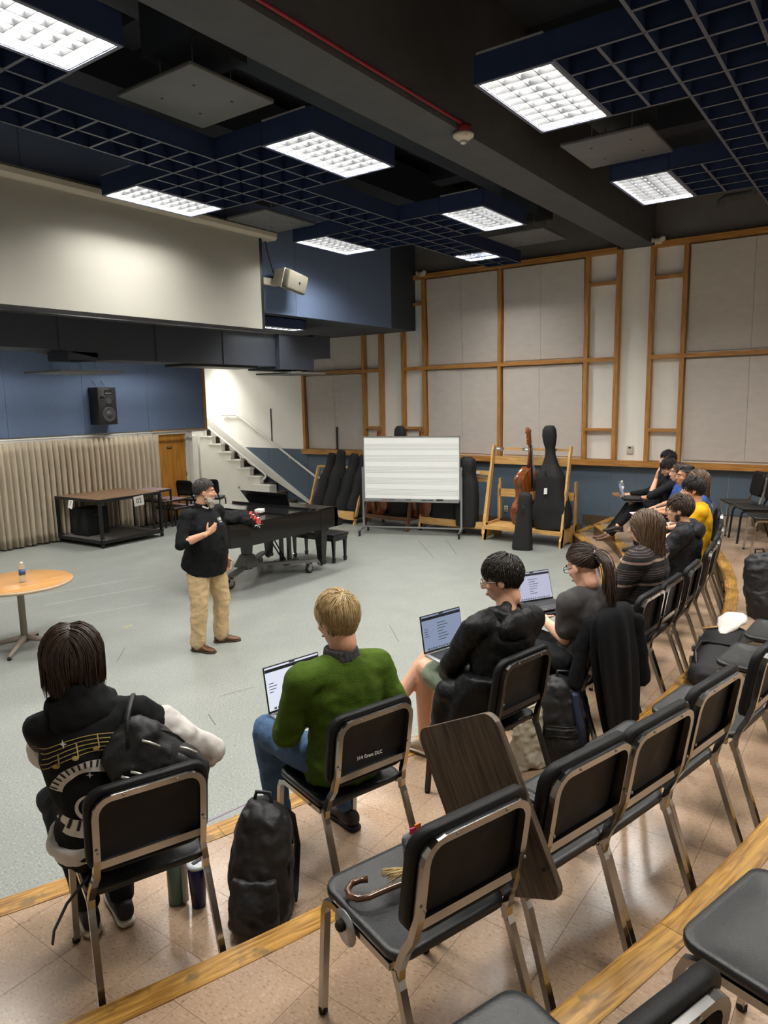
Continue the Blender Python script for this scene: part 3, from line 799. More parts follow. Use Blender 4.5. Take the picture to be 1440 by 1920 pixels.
# --- duct under the soffit
t = empty('air_duct', (0, 0, 0), 0, 'long dark rectangular air duct under the soffit below the screen', 'air duct')
mb = MB(); pf = [(-1.4, 3.24), (5.3, 3.24), (5.95, 3.13), (9.3, 3.13), (9.3, 3.67), (-1.4, 3.67)]
n = len(pf); vs = [(x, 9.0, z) for x, z in pf]+[(x, 9.65, z) for x, z in pf]
mb.add(vs, [tuple(range(n)), tuple(range(n, 2*n))[::-1]]+[(k, (k+1) % n, n+(k+1) % n, n+k) for k in range(n)]).build('duct_run', SLATE, t)
for x in (2.2, 3.6, 5.3, 6.8, 8.1): MB().box(x-.012, x+.012, 8.985, 9.0, 3.135 if x > 5.9 else 3.245, 3.66).build('flange', SLATE, t); 
for x in (1, 5.3, 6.8, 8.1): MB().box(x-.02, x+.02, 9.2, 9.4, 3.66, 3.9).build('hanger_strap', SLATE, t)
MB().box(9.3, 10.2, 8.9, 9.7, 3.08, 3.68).build('plenum_box', SLATE, t); MB().box(10.2, 10.68, 8.9, 9.6, 3.31, 3.72).build('branch_box', SLATE, t)
MB().box(7.4, 8.9, 9.05, 9.6, 3.09, 3.135).build('duct_flange', BLACK, t)
for (x, z, lab) in ((5.62, 2.96, 'grey square diffuser plate hanging below the left part of the duct'), (9.95, 3.02, 'grey square diffuser plate hanging below the right end of the duct')):
    d = empty('diffuser_plate', (x, 9.25, z), 0, lab, 'diffuser plate', 'diffuser plates under the long duct')
    MB().box(-.46, .46, -.45, .45, -.014, .014).build('panel', PLATE, d)
    MB().box(-.22, .22, -.25, .25, .15, .26 if x < 6 else .10+.05).build('neck', SLATE, d) if x < 6 else None
    for (sx, sy) in ((1,1),(1,-1),(-1,1),(-1,-1)): MB().tube([(sx*.2, sy*.22, .01), (sx*.2, sy*.22, .19 if x < 6 else .07)], .005, 6).build('hanger_rod', STEEL, d)

# --- stairs along the panelled wall
t = empty('staircase', (0, 0, 0), 0, 'white concrete staircase with brown treads climbing behind the blue wall', 'staircase')
ST = mat('stair_white', 'dad8cf', .7, var=.03, vscale=3)
TREAD = mat('brown_tread', '463a2e', .6, var=.15)
RISE, RUN = .187, .325
nose = lambda k: 11.67+RUN*(k-1)
for k in range(1, 12):
    y0 = nose(k); z = RISE*k
    MB().box(12.16, 12.60, y0, 15.19, max(0, z-RISE)+.001, z-.02).build('riser_block', TREAD if k > 0 else ST, t)
    MB().box(12.16, 12.60, y0-.025, y0+RUN, z-.02, z).build('tread', TREAD, t)
poly = [(12.0, 0)]
z = .572; y = 12.0; poly.append((12.0, z)); 
for k in range(1, 9):
    yk = 12.32+RUN*(k-1); poly.append((yk, z)); z = .572+RISE*k; poly.append((yk, z))
poly += [(15.19, z), (15.19, 0)]
n = len(poly); vs = [(12.03, a, b) for a, b in poly]+[(12.15, a, b) for a, b in poly]
MB().add(vs, [tuple(range(n)), tuple(range(n, 2*n))[::-1]]+[(k, (k+1) % n, n+(k+1) % n, n+k) for k in range(n)]).build('stringer_wall', ST, t)
for k in range(0, 8):
    yk = 12.32+RUN*(k-1) if k else 11.95
    z = .572+RISE*k
    MB().box(12.005, 12.17, yk-.02, yk+RUN+.12, z-.022, z+.004).build('step_cap', ST, t)
MB().box(11.96, 12.2, 11.95, 12.55, 0, .572).build('newel_block', ST, t)
q = [(12.5, 11.0, .0), (12.5, 11.15, .10), (12.5, 15, 2.32), (12.5, 15, 1.8)]
MB().add([(12.56, *p[1:]) for p in q]+[(12.64, *p[1:]) for p in q], [(0,1,2,3),(7,6,5,4),(0,4,5,1),(1,5,6,2),(2,6,7,3),(3,7,4,0)]).build('wall_skirt', ST, t)
MB().lathe([(.03, 0), (.03, .012)], 12, M4(rot_to((-1, 0, 0)), (12.03, 13.05, .47))).build('key_switch', STEEL, t)
rw = empty('handrail', (12.58, 10.96, .75), 0, 'white tubular handrail fixed along the stair wall', 'handrail', 'stair handrails')
MB().tube([(.0, -.35, .0), (0, .0, 0), (0, .12, .04), (0, 2.55, 1.42), (0, 2.68, 1.46), (0, 3.2, 1.46)], .024, 10).build('rail', WHITE_M, rw)
for (y, zz) in ((-.15, 0), (.9, .46), (2.0, 1.09), (3.0, 1.46)):
    MB().tube([(0, y, zz), (0, y, zz-.06), (.06, y, zz-.09)], .009, 6).build('bracket', WHITE_M, rw)
rn = empty('handrail', (12.09, 12.22, .572), 0, 'white tubular handrail curling down onto the block at the stair foot', 'handrail', 'stair handrails')
MB().tube([(0, .13, 0), (0, .10, .08), (0, .02, .14), (0, -.04, .18), (0, -.03, .24), (0, .05, .29), (0, 2.0, 1.39), (0, 3.2, 2.07)], .024, 10).build('rail', WHITE_M, rn)
for k in range(1, 4): MB().tube([(0, .6*k+.2, .33+.34*k-.3), (0, .6*k+.2, .25+.34*k+.12)], .011, 6).build('post', WHITE_M, rn)

# --- grand piano
PIANO = mat('piano_black', '0c0c0e', .28, coat=.3)
t = empty('grand_piano', (7.1, 7.4, 0), 0, 'black grand piano with music desk raised, standing on a wheeled truck', 'piano')
W0 = [(1.0, -.70), (.93, -.70), (-.75, -.68), (-1.02, -.60), (-1.20, -.40), (-1.26, -.15), (-1.2, .08), (-1.02, .26), (-.72, .38), (-.35, .46), (.0, .58), (.25, .72), (.45, .78), (1.0, .80)]
n = len(W0)
MB().prism(W0[::-1], .67, .955).build('case', PIANO, t)
lid = [(x*1.012, y*1.012) for x, y in W0 if x < .46]
lid = [p for p in W0 if p[0] <= .45]+[(.45, -.70)]
lid = [(.42, -.715)]+[(x-.01, y*1.015) for x, y in W0[2:-1]]+[(.42, .795)]
MB().prism(lid[::-1], .958, .978).build('lid', PIANO, t)
MB().box(-.12, .33, -.72, .79, .979, .999).build('folded_lid', PIANO, t); MB().box(.30, .335, -.74, .80, .999, 1.03).build('folded_lid_edge', PIANO, t)
MB().box(.70, 1.10, -.66, .76, .66, .735).build('keybed', PIANO, t)
for s in (-.70, .735): 
    vs = [(.62, s, .67), (1.12, s, .67), (1.12, s, .76), (1.02, s, .80), (.98, s, .955), (.62, s, .955)]
    q = len(vs); MB().add(vs+[(a, b+.065, c) for a, b, c in vs], [tuple(range(q)), tuple(range(q, 2*q))[::-1]]+[(k, (k+1) % q, q+(k+1) % q, q+k) for k in range(q)]).build('cheek', PIANO, t)
kb = MB().box(.90, 1.06, -.60, .70, .735, .757).build('white_keys', mat('ivory_keys', 'e7e2d4', .3), t)
mb = MB(); kw = 1.30/52
for k in range(52):
    if k % 7 in (0, 2, 3, 5, 6): mb.box(.90, .995, -.60+(k+1)*kw-.006, -.60+(k+1)*kw+.006, .757, .770)
mb.build('black_keys', PIANO, t)
MB().box(.86, .90, -.62, .72, .735, .86).build('fallboard', PIANO, t)
vs = [(.50, -.22, .985), (.50, .60, .985), (.36, .66, 1.20), (.36, -.28, 1.20)]
MB().add(vs+[(a-.018, b, c) for a, b, c in vs], [(0,1,2,3),(7,6,5,4),(0,4,5,1),(1,5,6,2),(2,6,7,3),(3,7,4,0)]).build('music_desk', PIANO, t)
MB().box(.40, .58, -.64, .74, .956, .984).build('desk_shelf', PIANO, t)
def pleg(x, y, z0=.09):
    mb = MB(); 
    for (za, zb, ra, rb) in ((z0, .14, .045, .05), (.14, .60, .042, .07), (.60, .67, .085, .085)):
        vs = [(x+sx*ra, y+sy*ra, za) for sx, sy in ((-1,-1),(1,-1),(1,1),(-1,1))]+[(x+sx*rb, y+sy*rb, zb) for sx, sy in ((-1,-1),(1,-1),(1,1),(-1,1))]
        mb.add(vs, [(3,2,1,0),(4,5,6,7),(0,1,5,4),(1,2,6,5),(2,3,7,6),(3,0,4,7)])
    mb.build('leg', PIANO, t)
pleg(.84, -.50); pleg(.84, .60); pleg(-.12, .08, .22)
for (y, s) in ((-.02, 1), (.14, 1)): MB().box(.62, .68, y-.02, y+.02, .12, .67).build('lyre_post', PIANO, t)
MB().box(.52, .80, -.07, .19, .08, .13).build('lyre_box', PIANO, t); MB().tube([(.6, .06, .12), (.25, .06, .62)], .012, 6).build('lyre_brace', PIANO, t); MB().tube([(.6, .0, .12), (.2, -.1, .62)], .012, 6).build('lyre_brace', PIANO, t)
for y in (.0, .06, .12): MB().box(.78, .86, y-.015, y+.015, .07, .085).build('pedal', mat('brass', 'a9853f', .3, 1), t)
TRUCK = mat('truck_grey_steel', '6e6e6c', .5, .3)
def arm(a, b):
    a, b = Vector(a), Vector(b); d = (b-a).normalized(); s = Vector((-d.y, d.x, 0)).normalized()*.045
    vs = [a-s, a+s, b+s, b-s]; MB().add([v+Vector((0, 0, -.02)) for v in vs]+[v+Vector((0, 0, .02)) for v in vs], [(3,2,1,0),(4,5,6,7),(0,1,5,4),(1,2,6,5),(2,3,7,6),(3,0,4,7)]).build('truck_arm', TRUCK, t)
hub = (-.12, .08, .20)
arm(hub, (-.66, -.15, .17)); arm(hub, (.74, -.50, .17)); arm(hub, (.74, .62, .17))
vs = [(-.26, -.06, .18), (.02, -.06, .18), (.02, .22, .18), (-.26, .22, .18), (-.19, .01, .36), (-.05, .01, .36), (-.05, .15, .36), (-.19, .15, .36)]
MB().add(vs, [(3,2,1,0),(4,5,6,7),(0,1,5,4),(1,2,6,5),(2,3,7,6),(3,0,4,7)]).build('truck_hub', TRUCK, t)
for (x, y) in ((-.66, -.15), (.60, -.46), (.60, .58)):
    MB().tube([(x, y-.02, .065), (x, y+.02, .065)], .064, 18).build('caster_wheel', RUBBER, t)
    MB().tube([(x, y-.024, .065), (x, y+.024, .065)], .042, 14).build('wheel_hub', STEEL, t)
    MB().box(x-.03, x+.03, y-.035, y-.027, .06, .155).build('caster_fork', STEEL, t); MB().box(x-.03, x+.03, y+.027, y+.035, .06, .155).build('caster_fork', STEEL, t); MB().box(x-.035, x+.035, y-.035, y+.035, .14, .155).build('caster_plate', STEEL, t)
MB().tube([(.74, -.5, .17), (.80, -.5, .09), (.84, -.5, .08)], .018, 8).build('leg_cup', TRUCK, t); MB().tube([(.74, .62, .17), (.80, .6, .09), (.84, .6, .08)], .018, 8).build('leg_cup', TRUCK, t)
t = empty('piano_bench', (8.53, 7.45, 0), 0, 'black piano bench tucked behind the grand piano', 'bench')
MB().rbox(-.19, .19, -.46, .46, .405, .46, .012, 2).build('cushion', mat('black_vinyl', '171719', .35), t); MB().box(-.175, .175, -.44, .44, .345, .405).build('apron', PIANO, t)
for sx in (-1, 1):
    for sy in (-1, 1):
        vs = []
        for (z, r) in ((.36, .025), (.07, .016), (.065, .024), (.0, .018)): vs += [(sx*.14+a*r, sy*.41+b*r, z) for a, b in ((-1,-1),(1,-1),(1,1),(-1,1))]
        MB().add(vs, [tuple(range(4)), (15,14,13,12)]+[(i*4+k, i*4+(k+1) % 4, i*4+4+(k+1) % 4, i*4+4+k) for i in range(3) for k in range(4)]).build('leg', PIANO, t)

# --- music-staff whiteboard on casters
wdir = Vector((.356, -.934, 0)); ang = math.atan2(wdir.y, wdir.x)
t = empty('whiteboard', (10.98, 7.29, 0), ang, 'rolling whiteboard ruled with five music staves', 'whiteboard')
AL = mat('aluminium', 'a7a9aa', .35, .8)
MB().box(-.90, .90, .0, .02, .68, 1.83).build('board', mat('whiteboard_surface', 'eef0ee', .25), t)
for (a, b, c, d) in ((-.915, .915, .66, .685), (-.915, .915, 1.825, 1.845), (-.915, -.895, .66, 1.845), (.895, .915, .66, 1.845)): MB().box(a, b, -.006, .026, c, d).build('frame', AL, t)
STAFF = mat('staff_line', '6f7472', .5)
for s in range(5):
    z0 = 1.70-s*.21
    for k in range(5): MB().box(-.88, .88, -.0012, .0, z0-k*.026-.0016, z0-k*.026+.0016).build('staff_line', STAFF, t)
MB().box(-.9, .9, -.07, -.006, .63, .66).build('tray', AL, t)
for k, (x, c) in enumerate(((-.55, '903030'), (-.42, '333333'), (-.1, '22324f'), (.2, '333333'), (.32, '22324f'))): MB().tube([(x, -.04, .667), (x+.1, -.04, .667)], .007, 8).build('marker', mat('marker_%d' % k, c, .4), t)
MB().box(.48, .6, -.06, -.02, .66, .69).build('eraser', mat('eraser_felt', '2a2a2a', .9), t)
for s in (-1, 1):
    x = s*.935
    MB().box(x-.018, x+.018, -.005, .03, .08, 1.28).build('post', AL, t)
    MB().tube([(x, -.29, .10), (x, -.05, .135), (x, .05, .135), (x, .29, .10)], .016, square=True).build('foot', AL, t)
    for y in (-.29, .29):
        MB().tube([(x-.012, y, .035), (x+.012, y, .035)], .034, 14).build('caster_wheel', RUBBER, t); MB().box(x-.02, x+.02, y-.015, y+.015, .05, .1).build('caster_fork', BLACK, t)
MB().tube([(-.93, .01, .14), (.93, .01, .14)], .013, square=True).build('crossbar', AL, t)
MB().tube([(-.96, .01, 1.27), (-.9, .01, 1.27)], .016, 8).build('pivot_knob', BLACK, t); MB().tube([(.96, .01, 1.27), (.9, .01, 1.27)], .016, 8).build('pivot_knob', BLACK, t)

# --- instrument racks
def plank(t, name, x0, x1, y0, y1, z0, z1, m): MB().box(x0, x1, y0, y1, z0, z1).build(name, m, t)
def slant(t, name, p0, p1, w_, y, th, m):
    """board in an XZ plane at y, from p0 (x,z) to p1, width w_ along X"""
    (a, b), (c, d) = p0, p1
    vs = [(a-w_/2, y, b), (a+w_/2, y, b), (c+w_/2, y, d), (c-w_/2, y, d)]
    MB().add(vs+[(q[0], q[1]+th, q[2]) for q in vs], [(0,1,2,3),(7,6,5,4),(0,4,5,1),(1,5,6,2),(2,6,7,3),(3,7,4,0)]).build(name, m, t)
t = empty('bass_rack', (11.2, 5.2, 0), 0, 'tall pale plywood bass rack holding one bare bass and one black bass case', 'instrument rack')
for y in (-.74, .70):
    slant(t, 'front_post', (.05, 0), (.43, 1.68), .09, y, .035, PINE); plank(t, 'rear_post', .66, .73, y, y+.035, 0, 1.05, PINE)
    vs = [(.0, y, .0), (.0, y, .12), (.09, y, .2), (.09, y, .30), (.25, y, .30), (.72, y, .30), (.72, y, .06), (.6, y, .0), (.5, y, .0), (.4, y, .05), (.2, y, .05), (.1, y, .0)]
    q = len(vs); MB().add(vs+[(a, b+.03, c) for a, b, c in vs], [tuple(range(q)), tuple(range(q, 2*q))[::-1]]+[(k, (k+1) % q, q+(k+1) % q, q+k) for k in range(q)]).build('side_foot', PINE, t)
plank(t, 'top_bar', .37, .41, -.70, .70, 1.60, 1.64, PINE_H); plank(t, 'back_board', .42, .46, -.72, .72, 1.34, 1.48, PINE_H); plank(t, 'mid_bar', .66, .69, -.72, .72, .72, .86, PINE_H)
plank(t, 'shelf', .06, .66, -.72, .72, .23, .26, PINE_H); plank(t, 'shelf_lip', .04, .075, -.72, .72, .20, .27, PINE_H)
for y in (.58, .03, -.40): 
    MB().box(.33, .372, y-.09, y+.09, 1.595, 1.645).build('latch_plate', STEEL, t); MB().ell((.33, y-.05, 1.585), .018, .018, .018).build('latch_knob', CHROME, t)
    MB().box(.328, .334, y-.03, y+.04, 1.605, 1.635).build('name_tag', WHITE_PAPER, t)
t = empty('bass_rack', (11.45, 7.25, 0), 0, 'low pale plywood instrument rack half hidden behind the whiteboard', 'instrument rack')
for y in (-1.22, .15):
    slant(t, 'front_post', (.02, .07), (.30, 1.20), .09, y, .035, PINE); plank(t, 'rear_post', .62, .69, y, y+.035, .07, .9, PINE)
    MB().tube([(.03, y, .035), (.03, y+.03, .035)], .034, 12).build('caster', RUBBER, t); MB().tube([(.64, y, .035), (.64, y+.03, .035)], .034, 12).build('caster', RUBBER, t)
    plank(t, 'side_foot', 0, .68, y, y+.035, .07, .16, PINE)
plank(t, 'top_bar', .25, .29, -1.2, .16, 1.11, 1.19, PINE_H); plank(t, 'back_board', .32, .36, -1.2, .16, .98, 1.07, PINE_H); plank(t, 'shelf', .04, .62, -1.2, .16, .13, .16, PINE_H); plank(t, 'shelf_lip', .0, .035, -1.2, .16, .15, .27, PINE_H)
for y in (-.95, -.7, -.3): MB().box(.243, .25, y-.05, y+.05, 1.13, 1.175).build('name_tag', WHITE_PAPER, t)
BROWNW = wood('brown_stained_wood', '4a3020', '6d4a30', .5, axis=1)
t = empty('bass_rack', (11.2, 8.15, 0), 0, 'brown stained instrument rack with slanted legs behind the whiteboard', 'instrument rack')
for y in (-.62, .40): slant(t, 'front_post', (0, 0), (.35, 1.5), .08, y, .035, BROWNW); plank(t, 'rear_post', .6, .66, y, y+.035, 0, 1.0, BROWNW)
plank(t, 'shelf_lip', .0, .04, -.6, .42, .20, .27, BROWNW); plank(t, 'shelf', .04, .6, -.6, .42, .19, .22, BROWNW); plank(t, 'top_bar', .30, .34, -.6, .42, 1.38, 1.44, BROWNW)
t = empty('bass_rack', (11.3, 9.6, 0), 0, 'long low rack with a pale front board under the soft black instrument bags', 'instrument rack')
plank(t, 'shelf_lip', -.02, .02, -.68, .62, .10, .27, PINE_H); plank(t, 'shelf', .02, .6, -.68, .62, .12, .15, BLACK); plank(t, 'top_bar', .46, .50, -.68, .62, 1.10, 1.14, PINE_H)
for y in (-.68, .60): slant(t, 'side_post', (.03, 0), (.46, 1.14), .07, y, .03, PINE); plank(t, 'rear_post', .55, .6, y, y+.03, 0, 1.0, PINE)

# --- stringed basses and soft cases
VIOL = [(0, 0), (.16, .01), (.265, .07), (.325, .19), (.33, .31), (.29, .42), (.225, .50), (.20, .58), (.205, .66), (.235, .74), (.255, .82), (.245, .90), (.19, .98), (.10, 1.05), (.045, 1.10)]
def viol_outline(s=1.0): return [(x*s, z*s) for x, z in VIOL]+[(-x*s, z*s) for x, z in VIOL[::-1][:-1]]
BASSW = wood('varnished_maple', '4a1f0a', '8a4a1c', .22, axis=2, scale=.6, coat=.5)
def bass(label, loc, rz, lean, s=1.0, group='double basses on the racks'):
    t = empty('double_bass', loc, rz, label, 'double bass', group)
    t.rotation_euler = (lean, 0, rz)
    o = viol_outline(s); n = len(o); dep = .10*s
    mb = MB()
    def arch(x, z, f): return f
    lay = [(.3, -dep-.03*s), (.7, -dep-.022*s), (.985, -dep-.004*s), (1.0, -dep), (.975, -dep+.008), (.975, dep-.008), (1.0, dep), (.985, dep+.004*s), (.7, dep+.022*s), (.3, dep+.03*s)]
    vs = []; cx, cz = 0, .52*s
    for k, y in lay: vs += [(x*k, y, cz+(z-cz)*k) for x, z in o]
    fs = [tuple(range(n)), tuple((len(lay)-1)*n+k for k in range(n))[::-1]]
    for i in range(len(lay)-1): fs += [(i*n+k, i*n+(k+1) % n, (i+1)*n+(k+1) % n, (i+1)*n+k) for k in range(n)]
    mb.add(vs, fs, True); mb.build('body', BASSW, t)
    BR = mat('ebony', '1a1513', .35)
    MB().tube([(0, .02*s, 1.06*s), (0, .04*s, 1.30*s), (0, .03*s, 1.50*s)], [.035*s, .022*s, .02*s], 10).build('neck', BASSW, t)
    MB().add([(x*s, (.075+(.06 if z < 1 else 0)+q)*s, z*s) for q in (0, .012) for x, z in ((-.045, .74), (.045, .74), (.022, 1.50), (-.022, 1.50))], [(0,1,2,3),(7,6,5,4),(0,4,5,1),(1,5,6,2),(2,6,7,3),(3,7,4,0)]).build('fingerboard', BR, t)
    MB().add([(x*s, (y)*s, z*s) for x in (-.03, .03) for y, z in ((.06, 1.50), (-.0, 1.50), (-.02, 1.66), (.035, 1.72))], [(0,1,2,3),(7,6,5,4),(0,4,5,1),(1,5,6,2),(2,6,7,3),(3,7,4,0)]).build('pegbox', BASSW, t)
    sp = [(0, (.01+.058*(1-k/22)*math.cos(k*.55+2.0))*s, (1.755+.058*(1-k/22)*math.sin(k*.55+2.0))*s) for k in range(18)]
    MB().tube([(0, .0, 1.68*s)]+[(0, -.045*s, 1.72*s)]+sp, [.026*s]*2+[.024*s-.0006*k for k in range(18)], 8).build('scroll', BASSW, t)
    for k in range(4): MB().tube([((-.07 if k % 2 else .07)*s, .02*s, (1.53+.035*k)*s), ((.03 if k % 2 else -.03)*s, .02*s, (1.53+.035*k)*s)], .009*s, 6).build('tuning_machine', MATS['brass'], t)
    MB().box(-.07*s, .07*s, (.13)*s, (.145)*s, .50*s, .66*s).build('bridge', mat('maple_bridge', 'c79a5b', .5), t)
    for k in range(4):
        x = (-.03+.02*k)*s; MB().tube([(x*.8, .145*s, .34*s), (x, .19*s, .66*s), (x*.5, .10*s, 1.5*s)], .0015*s, 4).build('string', STEEL, t)
    MB().add([(x*s, (.135+q)*s, z*s) for q in (0, .012) for x, z in ((-.02, .06), (.02, .06), (.042, .36), (-.042, .36))], [(0,1,2,3),(7,6,5,4),(0,4,5,1),(1,5,6,2),(2,6,7,3),(3,7,4,0)]).build('tailpiece', BR, t)
    for sx in (-1, 1): MB().tube([(sx*.12*s, .128*s, (.44+.02*k)*s) if k % 2 else (sx*(.12+.008)*s, .128*s, (.44+.02*k)*s) for k in range(10)], .005*s, 5).build('sound_hole', BLACK, t)
    return t
bass('varnished brown double bass leaning in the tall plywood rack', (11.5, 5.2, .264), R_(160), R_(0), .96)
bass('brown double bass behind the left edge of the whiteboard', (11.55, 8.42, .23), R_(75), 0, .97)
bass('brown double bass behind the middle of the whiteboard', (11.6, 7.45, .23), R_(80), 0, .97)

CASE = mat('black_nylon', '141416', .8, var=.12, vscale=12, bump=.25, bscale=60)
def case(label, loc, rz, prof, dep, tilt=0, name='instrument_case', group='soft black instrument cases', tagpos=None, lean=0):
    """soft case: half-width profile (w,z), rounded in depth"""
    t = empty(name, loc, rz, label, 'instrument case', group); t.rotation_euler = (lean, tilt, rz)
    seg = 22; vs = []; fs = []; m = len(prof)
    pr = []
    for i in range(m-1):
        for k in range(3): q = k/3; pr.append(tuple(prof[i][j]*(1-q)+prof[i+1][j]*q for j in range(2)))
    pr.append(prof[-1]); m = len(pr)
    for i, (w_, z) in enumerate(pr):
        dd = min(dep, max(w_*.75, .03))
        for k in range(seg):
            a = 2*PI*k/seg; ca, sa = math.cos(a), math.sin(a); e = .55
            wob = 1+.05*noise.noise((loc[1]*3+ca*1.5, sa*1.5, z*5))
            vs.append((w_*math.copysign(abs(ca)**e, ca)*wob, dd*math.copysign(abs(sa)**e, sa)*wob, z))
    for i in range(m-1): fs += [(i*seg+k, i*seg+(k+1) % seg, (i+1)*seg+(k+1) % seg, (i+1)*seg+k) for k in range(seg)]
    fs += [tuple(range(seg))[::-1], tuple((m-1)*seg+k for k in range(seg))]
    MB().add(vs, fs, True).build('cover', CASE, t)
    # zip piping down both sides and a carry handle
    for s in (-1, 1): MB().tube([(s*(w_*1.01+.002), .02, z) for w_, z in pr[2:-2]], .006, 5).build('piping', BLACK, t)
    zz = prof[len(prof)//2][1]
    MB().tube([(-.01, -dep-.01, zz-.07), (0, -dep-.05, zz-.05), (0, -dep-.05, zz+.05), (-.01, -dep-.01, zz+.07)], .011, 6).build('carry_handle', BLACK, t)
    if tagpos: MB().add([(tagpos[0]+a, -dep-.035, tagpos[1]+b) for a, b in ((-.03, -.06), (.03, -.055), (.036, .05), (-.02, .045))]+[(tagpos[0]+a, -dep-.032, tagpos[1]+b) for a, b in ((-.03, -.06), (.03, -.055), (.036, .05), (-.02, .045))], [(0,1,2,3),(7,6,5,4),(0,4,5,1),(1,5,6,2),(2,6,7,3),(3,7,4,0)]).build('name_tag', WHITE_PAPER, t)
    return t
BASSP = [(.20, 0), (.30, .03), (.335, .2), (.33, .36), (.28, .52), (.255, .64), (.25, .76), (.24, .88), (.19, 1.0), (.125, 1.12), (.085, 1.26), (.075, 1.38), (.10, 1.48), (.115, 1.6), (.105, 1.70), (.07, 1.76), (.03, 1.77)]
case('tall black double bass case with a white tag in the plywood rack', (11.48, 4.72, .27), R_(-90), BASSP, .17, R_(-3), tagpos=(-.02, .68))
case('black bass case whose top shows above the whiteboard', (11.6, 7.95, .24), R_(-90), BASSP, .16)
CELLOP = [(.14, 0), (.20, .02), (.225, .14), (.22, .26), (.185, .40), (.165, .50), (.165, .62), (.15, .74), (.115, .86), (.085, .98), (.075, 1.1), (.075, 1.22), (.05, 1.27), (.02, 1.275)]
case('black cello bag at the far left of the row, with two white tags', (11.60, 9.98, .16), R_(-35), [(w_*1.22, z) for w_, z in CELLOP], .11, R_(11), tagpos=(.02, .62))
case('black cello bag, second from the left in the row and tallest', (11.60, 9.66, .16), R_(-35), [(w_*1.25, z*1.05) for w_, z in CELLOP], .12, R_(8), tagpos=(.1, .55))
case('black cello bag, third from the left in the row', (11.60, 9.32, .16), R_(-35), [(w_*1.22, z) for w_, z in CELLOP], .11, R_(9), tagpos=None)
case('black cello bag at the right end of the row by the whiteboard post', (11.60, 9.0, .16), R_(-35), [(w_*1.22, z*.98) for w_, z in CELLOP], .11, R_(6), tagpos=(.06, .42))
case('upright black case with domed top between the whiteboard and the tall rack', (11.5, 6.40, .17), R_(-90), [(.19, 0), (.21, .05), (.215, .5), (.20, .8), (.165, .9), (.155, 1.0), (.165, 1.15), (.145, 1.24), (.08, 1.285), (.03, 1.29)], .13)
case('black bass case lying behind the lower edge of the whiteboard', (11.62, 6.95, .16), R_(-90), [(.2, 0), (.3, .05), (.3, .4), (.24, .6), (.15, .8), (.1, .95), (.05, 1.0)], .15)
case('black gig bag standing on the floor in front of the brown bass', (10.82, 4.98, 0), R_(-75), [(.15, 0), (.165, .02), (.16, .12), (.14, .3), (.125, .5), (.115, .7), (.11, .85), (.095, .93), (.05, .965), (.02, .97)], .10, R_(3))

# --- platform cart, box and step unit by the curtain
DW = wood('dark_deck_board', '4a3425', '80644a', .55, axis=0, scale=1.0)
t = empty('stage_cart', (7.12, 11.28, 0), R_(3), 'black steel platform cart with a weathered plank top by the curtain', 'platform cart')
CW, CD, CH = 1.36, 1.32, .87
ANG = mat('black_angle_iron', '17181a', .5)
for k in range(9):
    y0 = .02+k*(CD-.04)/9; MB().box(.01, CW-.01, y0+.002, y0+(CD-.04)/9-.002, CH-.03, CH).build('plank', DW, t)
for (a, b, c, d) in ((0, CW, 0, .03), (0, CW, CD-.03, CD), (0, .03, 0, CD), (CW-.03, CW, 0, CD)):
    MB().box(a, b, c, d, CH-.055, CH-.004).build('top_rail', ANG, t); MB().box(a, b, c, d, .075, .13).build('base_rail', ANG, t)
for (x, y) in ((0, 0), (CW-.05, 0), (0, CD-.05), (CW-.05, CD-.05)):
    MB().box(x, x+.05, y, y+.05, .10, CH-.03).build('leg', ANG, t)
    for z in (.11, .16, CH-.09, CH-.03): MB().lathe([(.008, 0), (.006, .004)], 6, M4(rot_to((0, -1, 0)), (x+.025, y-.001, z-.01))).build('bolt', STEEL, t)
    MB().tube([(x+.01, y+.025, .037), (x+.04, y+.025, .037)], .036, 12).build('caster', RUBBER, t)
MB().box(.03, CW-.03, .03, CD-.03, .10, .125).build('base_deck', mat('grey_carpet', '55504c', .95, bump=.4, bscale=400), t)
def sheet(parent, name, M, w_, h, txt, ts):
    o = MB().box(-w_/2, w_/2, -h/2, h/2, -.001, .001, M).build(name, WHITE_PAPER, parent)
    tx = text('mark', txt, ts, mat('ink', '2a2a2a', .6), parent, M @ TR(0, 0, .002))
sheet(t, 'paper_sign', TR(-.006, .83, CH-.115, 0, 0, 0) @ Matrix.Rotation(R_(-90), 4, 'Z') @ Matrix.Rotation(R_(84), 4, 'X') @ Matrix.Rotation(R_(-10), 4, 'Z'), .13, .17, '7', .12)
sheet(t, 'paper_sign', TR(.83, -.006, CH-.115) @ Matrix.Rotation(R_(88), 4, 'X') @ Matrix.Rotation(R_(4), 4, 'Z'), .22, .18, '02', .13)
bx_ = empty('storage_box', (7.28, 11.98, .126), R_(3), 'black carpeted cube box standing on the cart base', 'box')
MB().rbox(0, .46, 0, .46, 0, .50, .006, 1).build('body', mat('black_carpet', '1a1b1e', .95, bump=.3, bscale=300), bx_); MB().box(.17, .29, -.003, .01, .36, .40).build('handle_slot', BLACK, bx_)
t = empty('step_unit', (8.75, 12.02, 0), R_(3), 'black-framed choir steps with pinkish treads beside the door', 'choir steps')
PINK = mat('mauve_tread', '8b7577', .7)
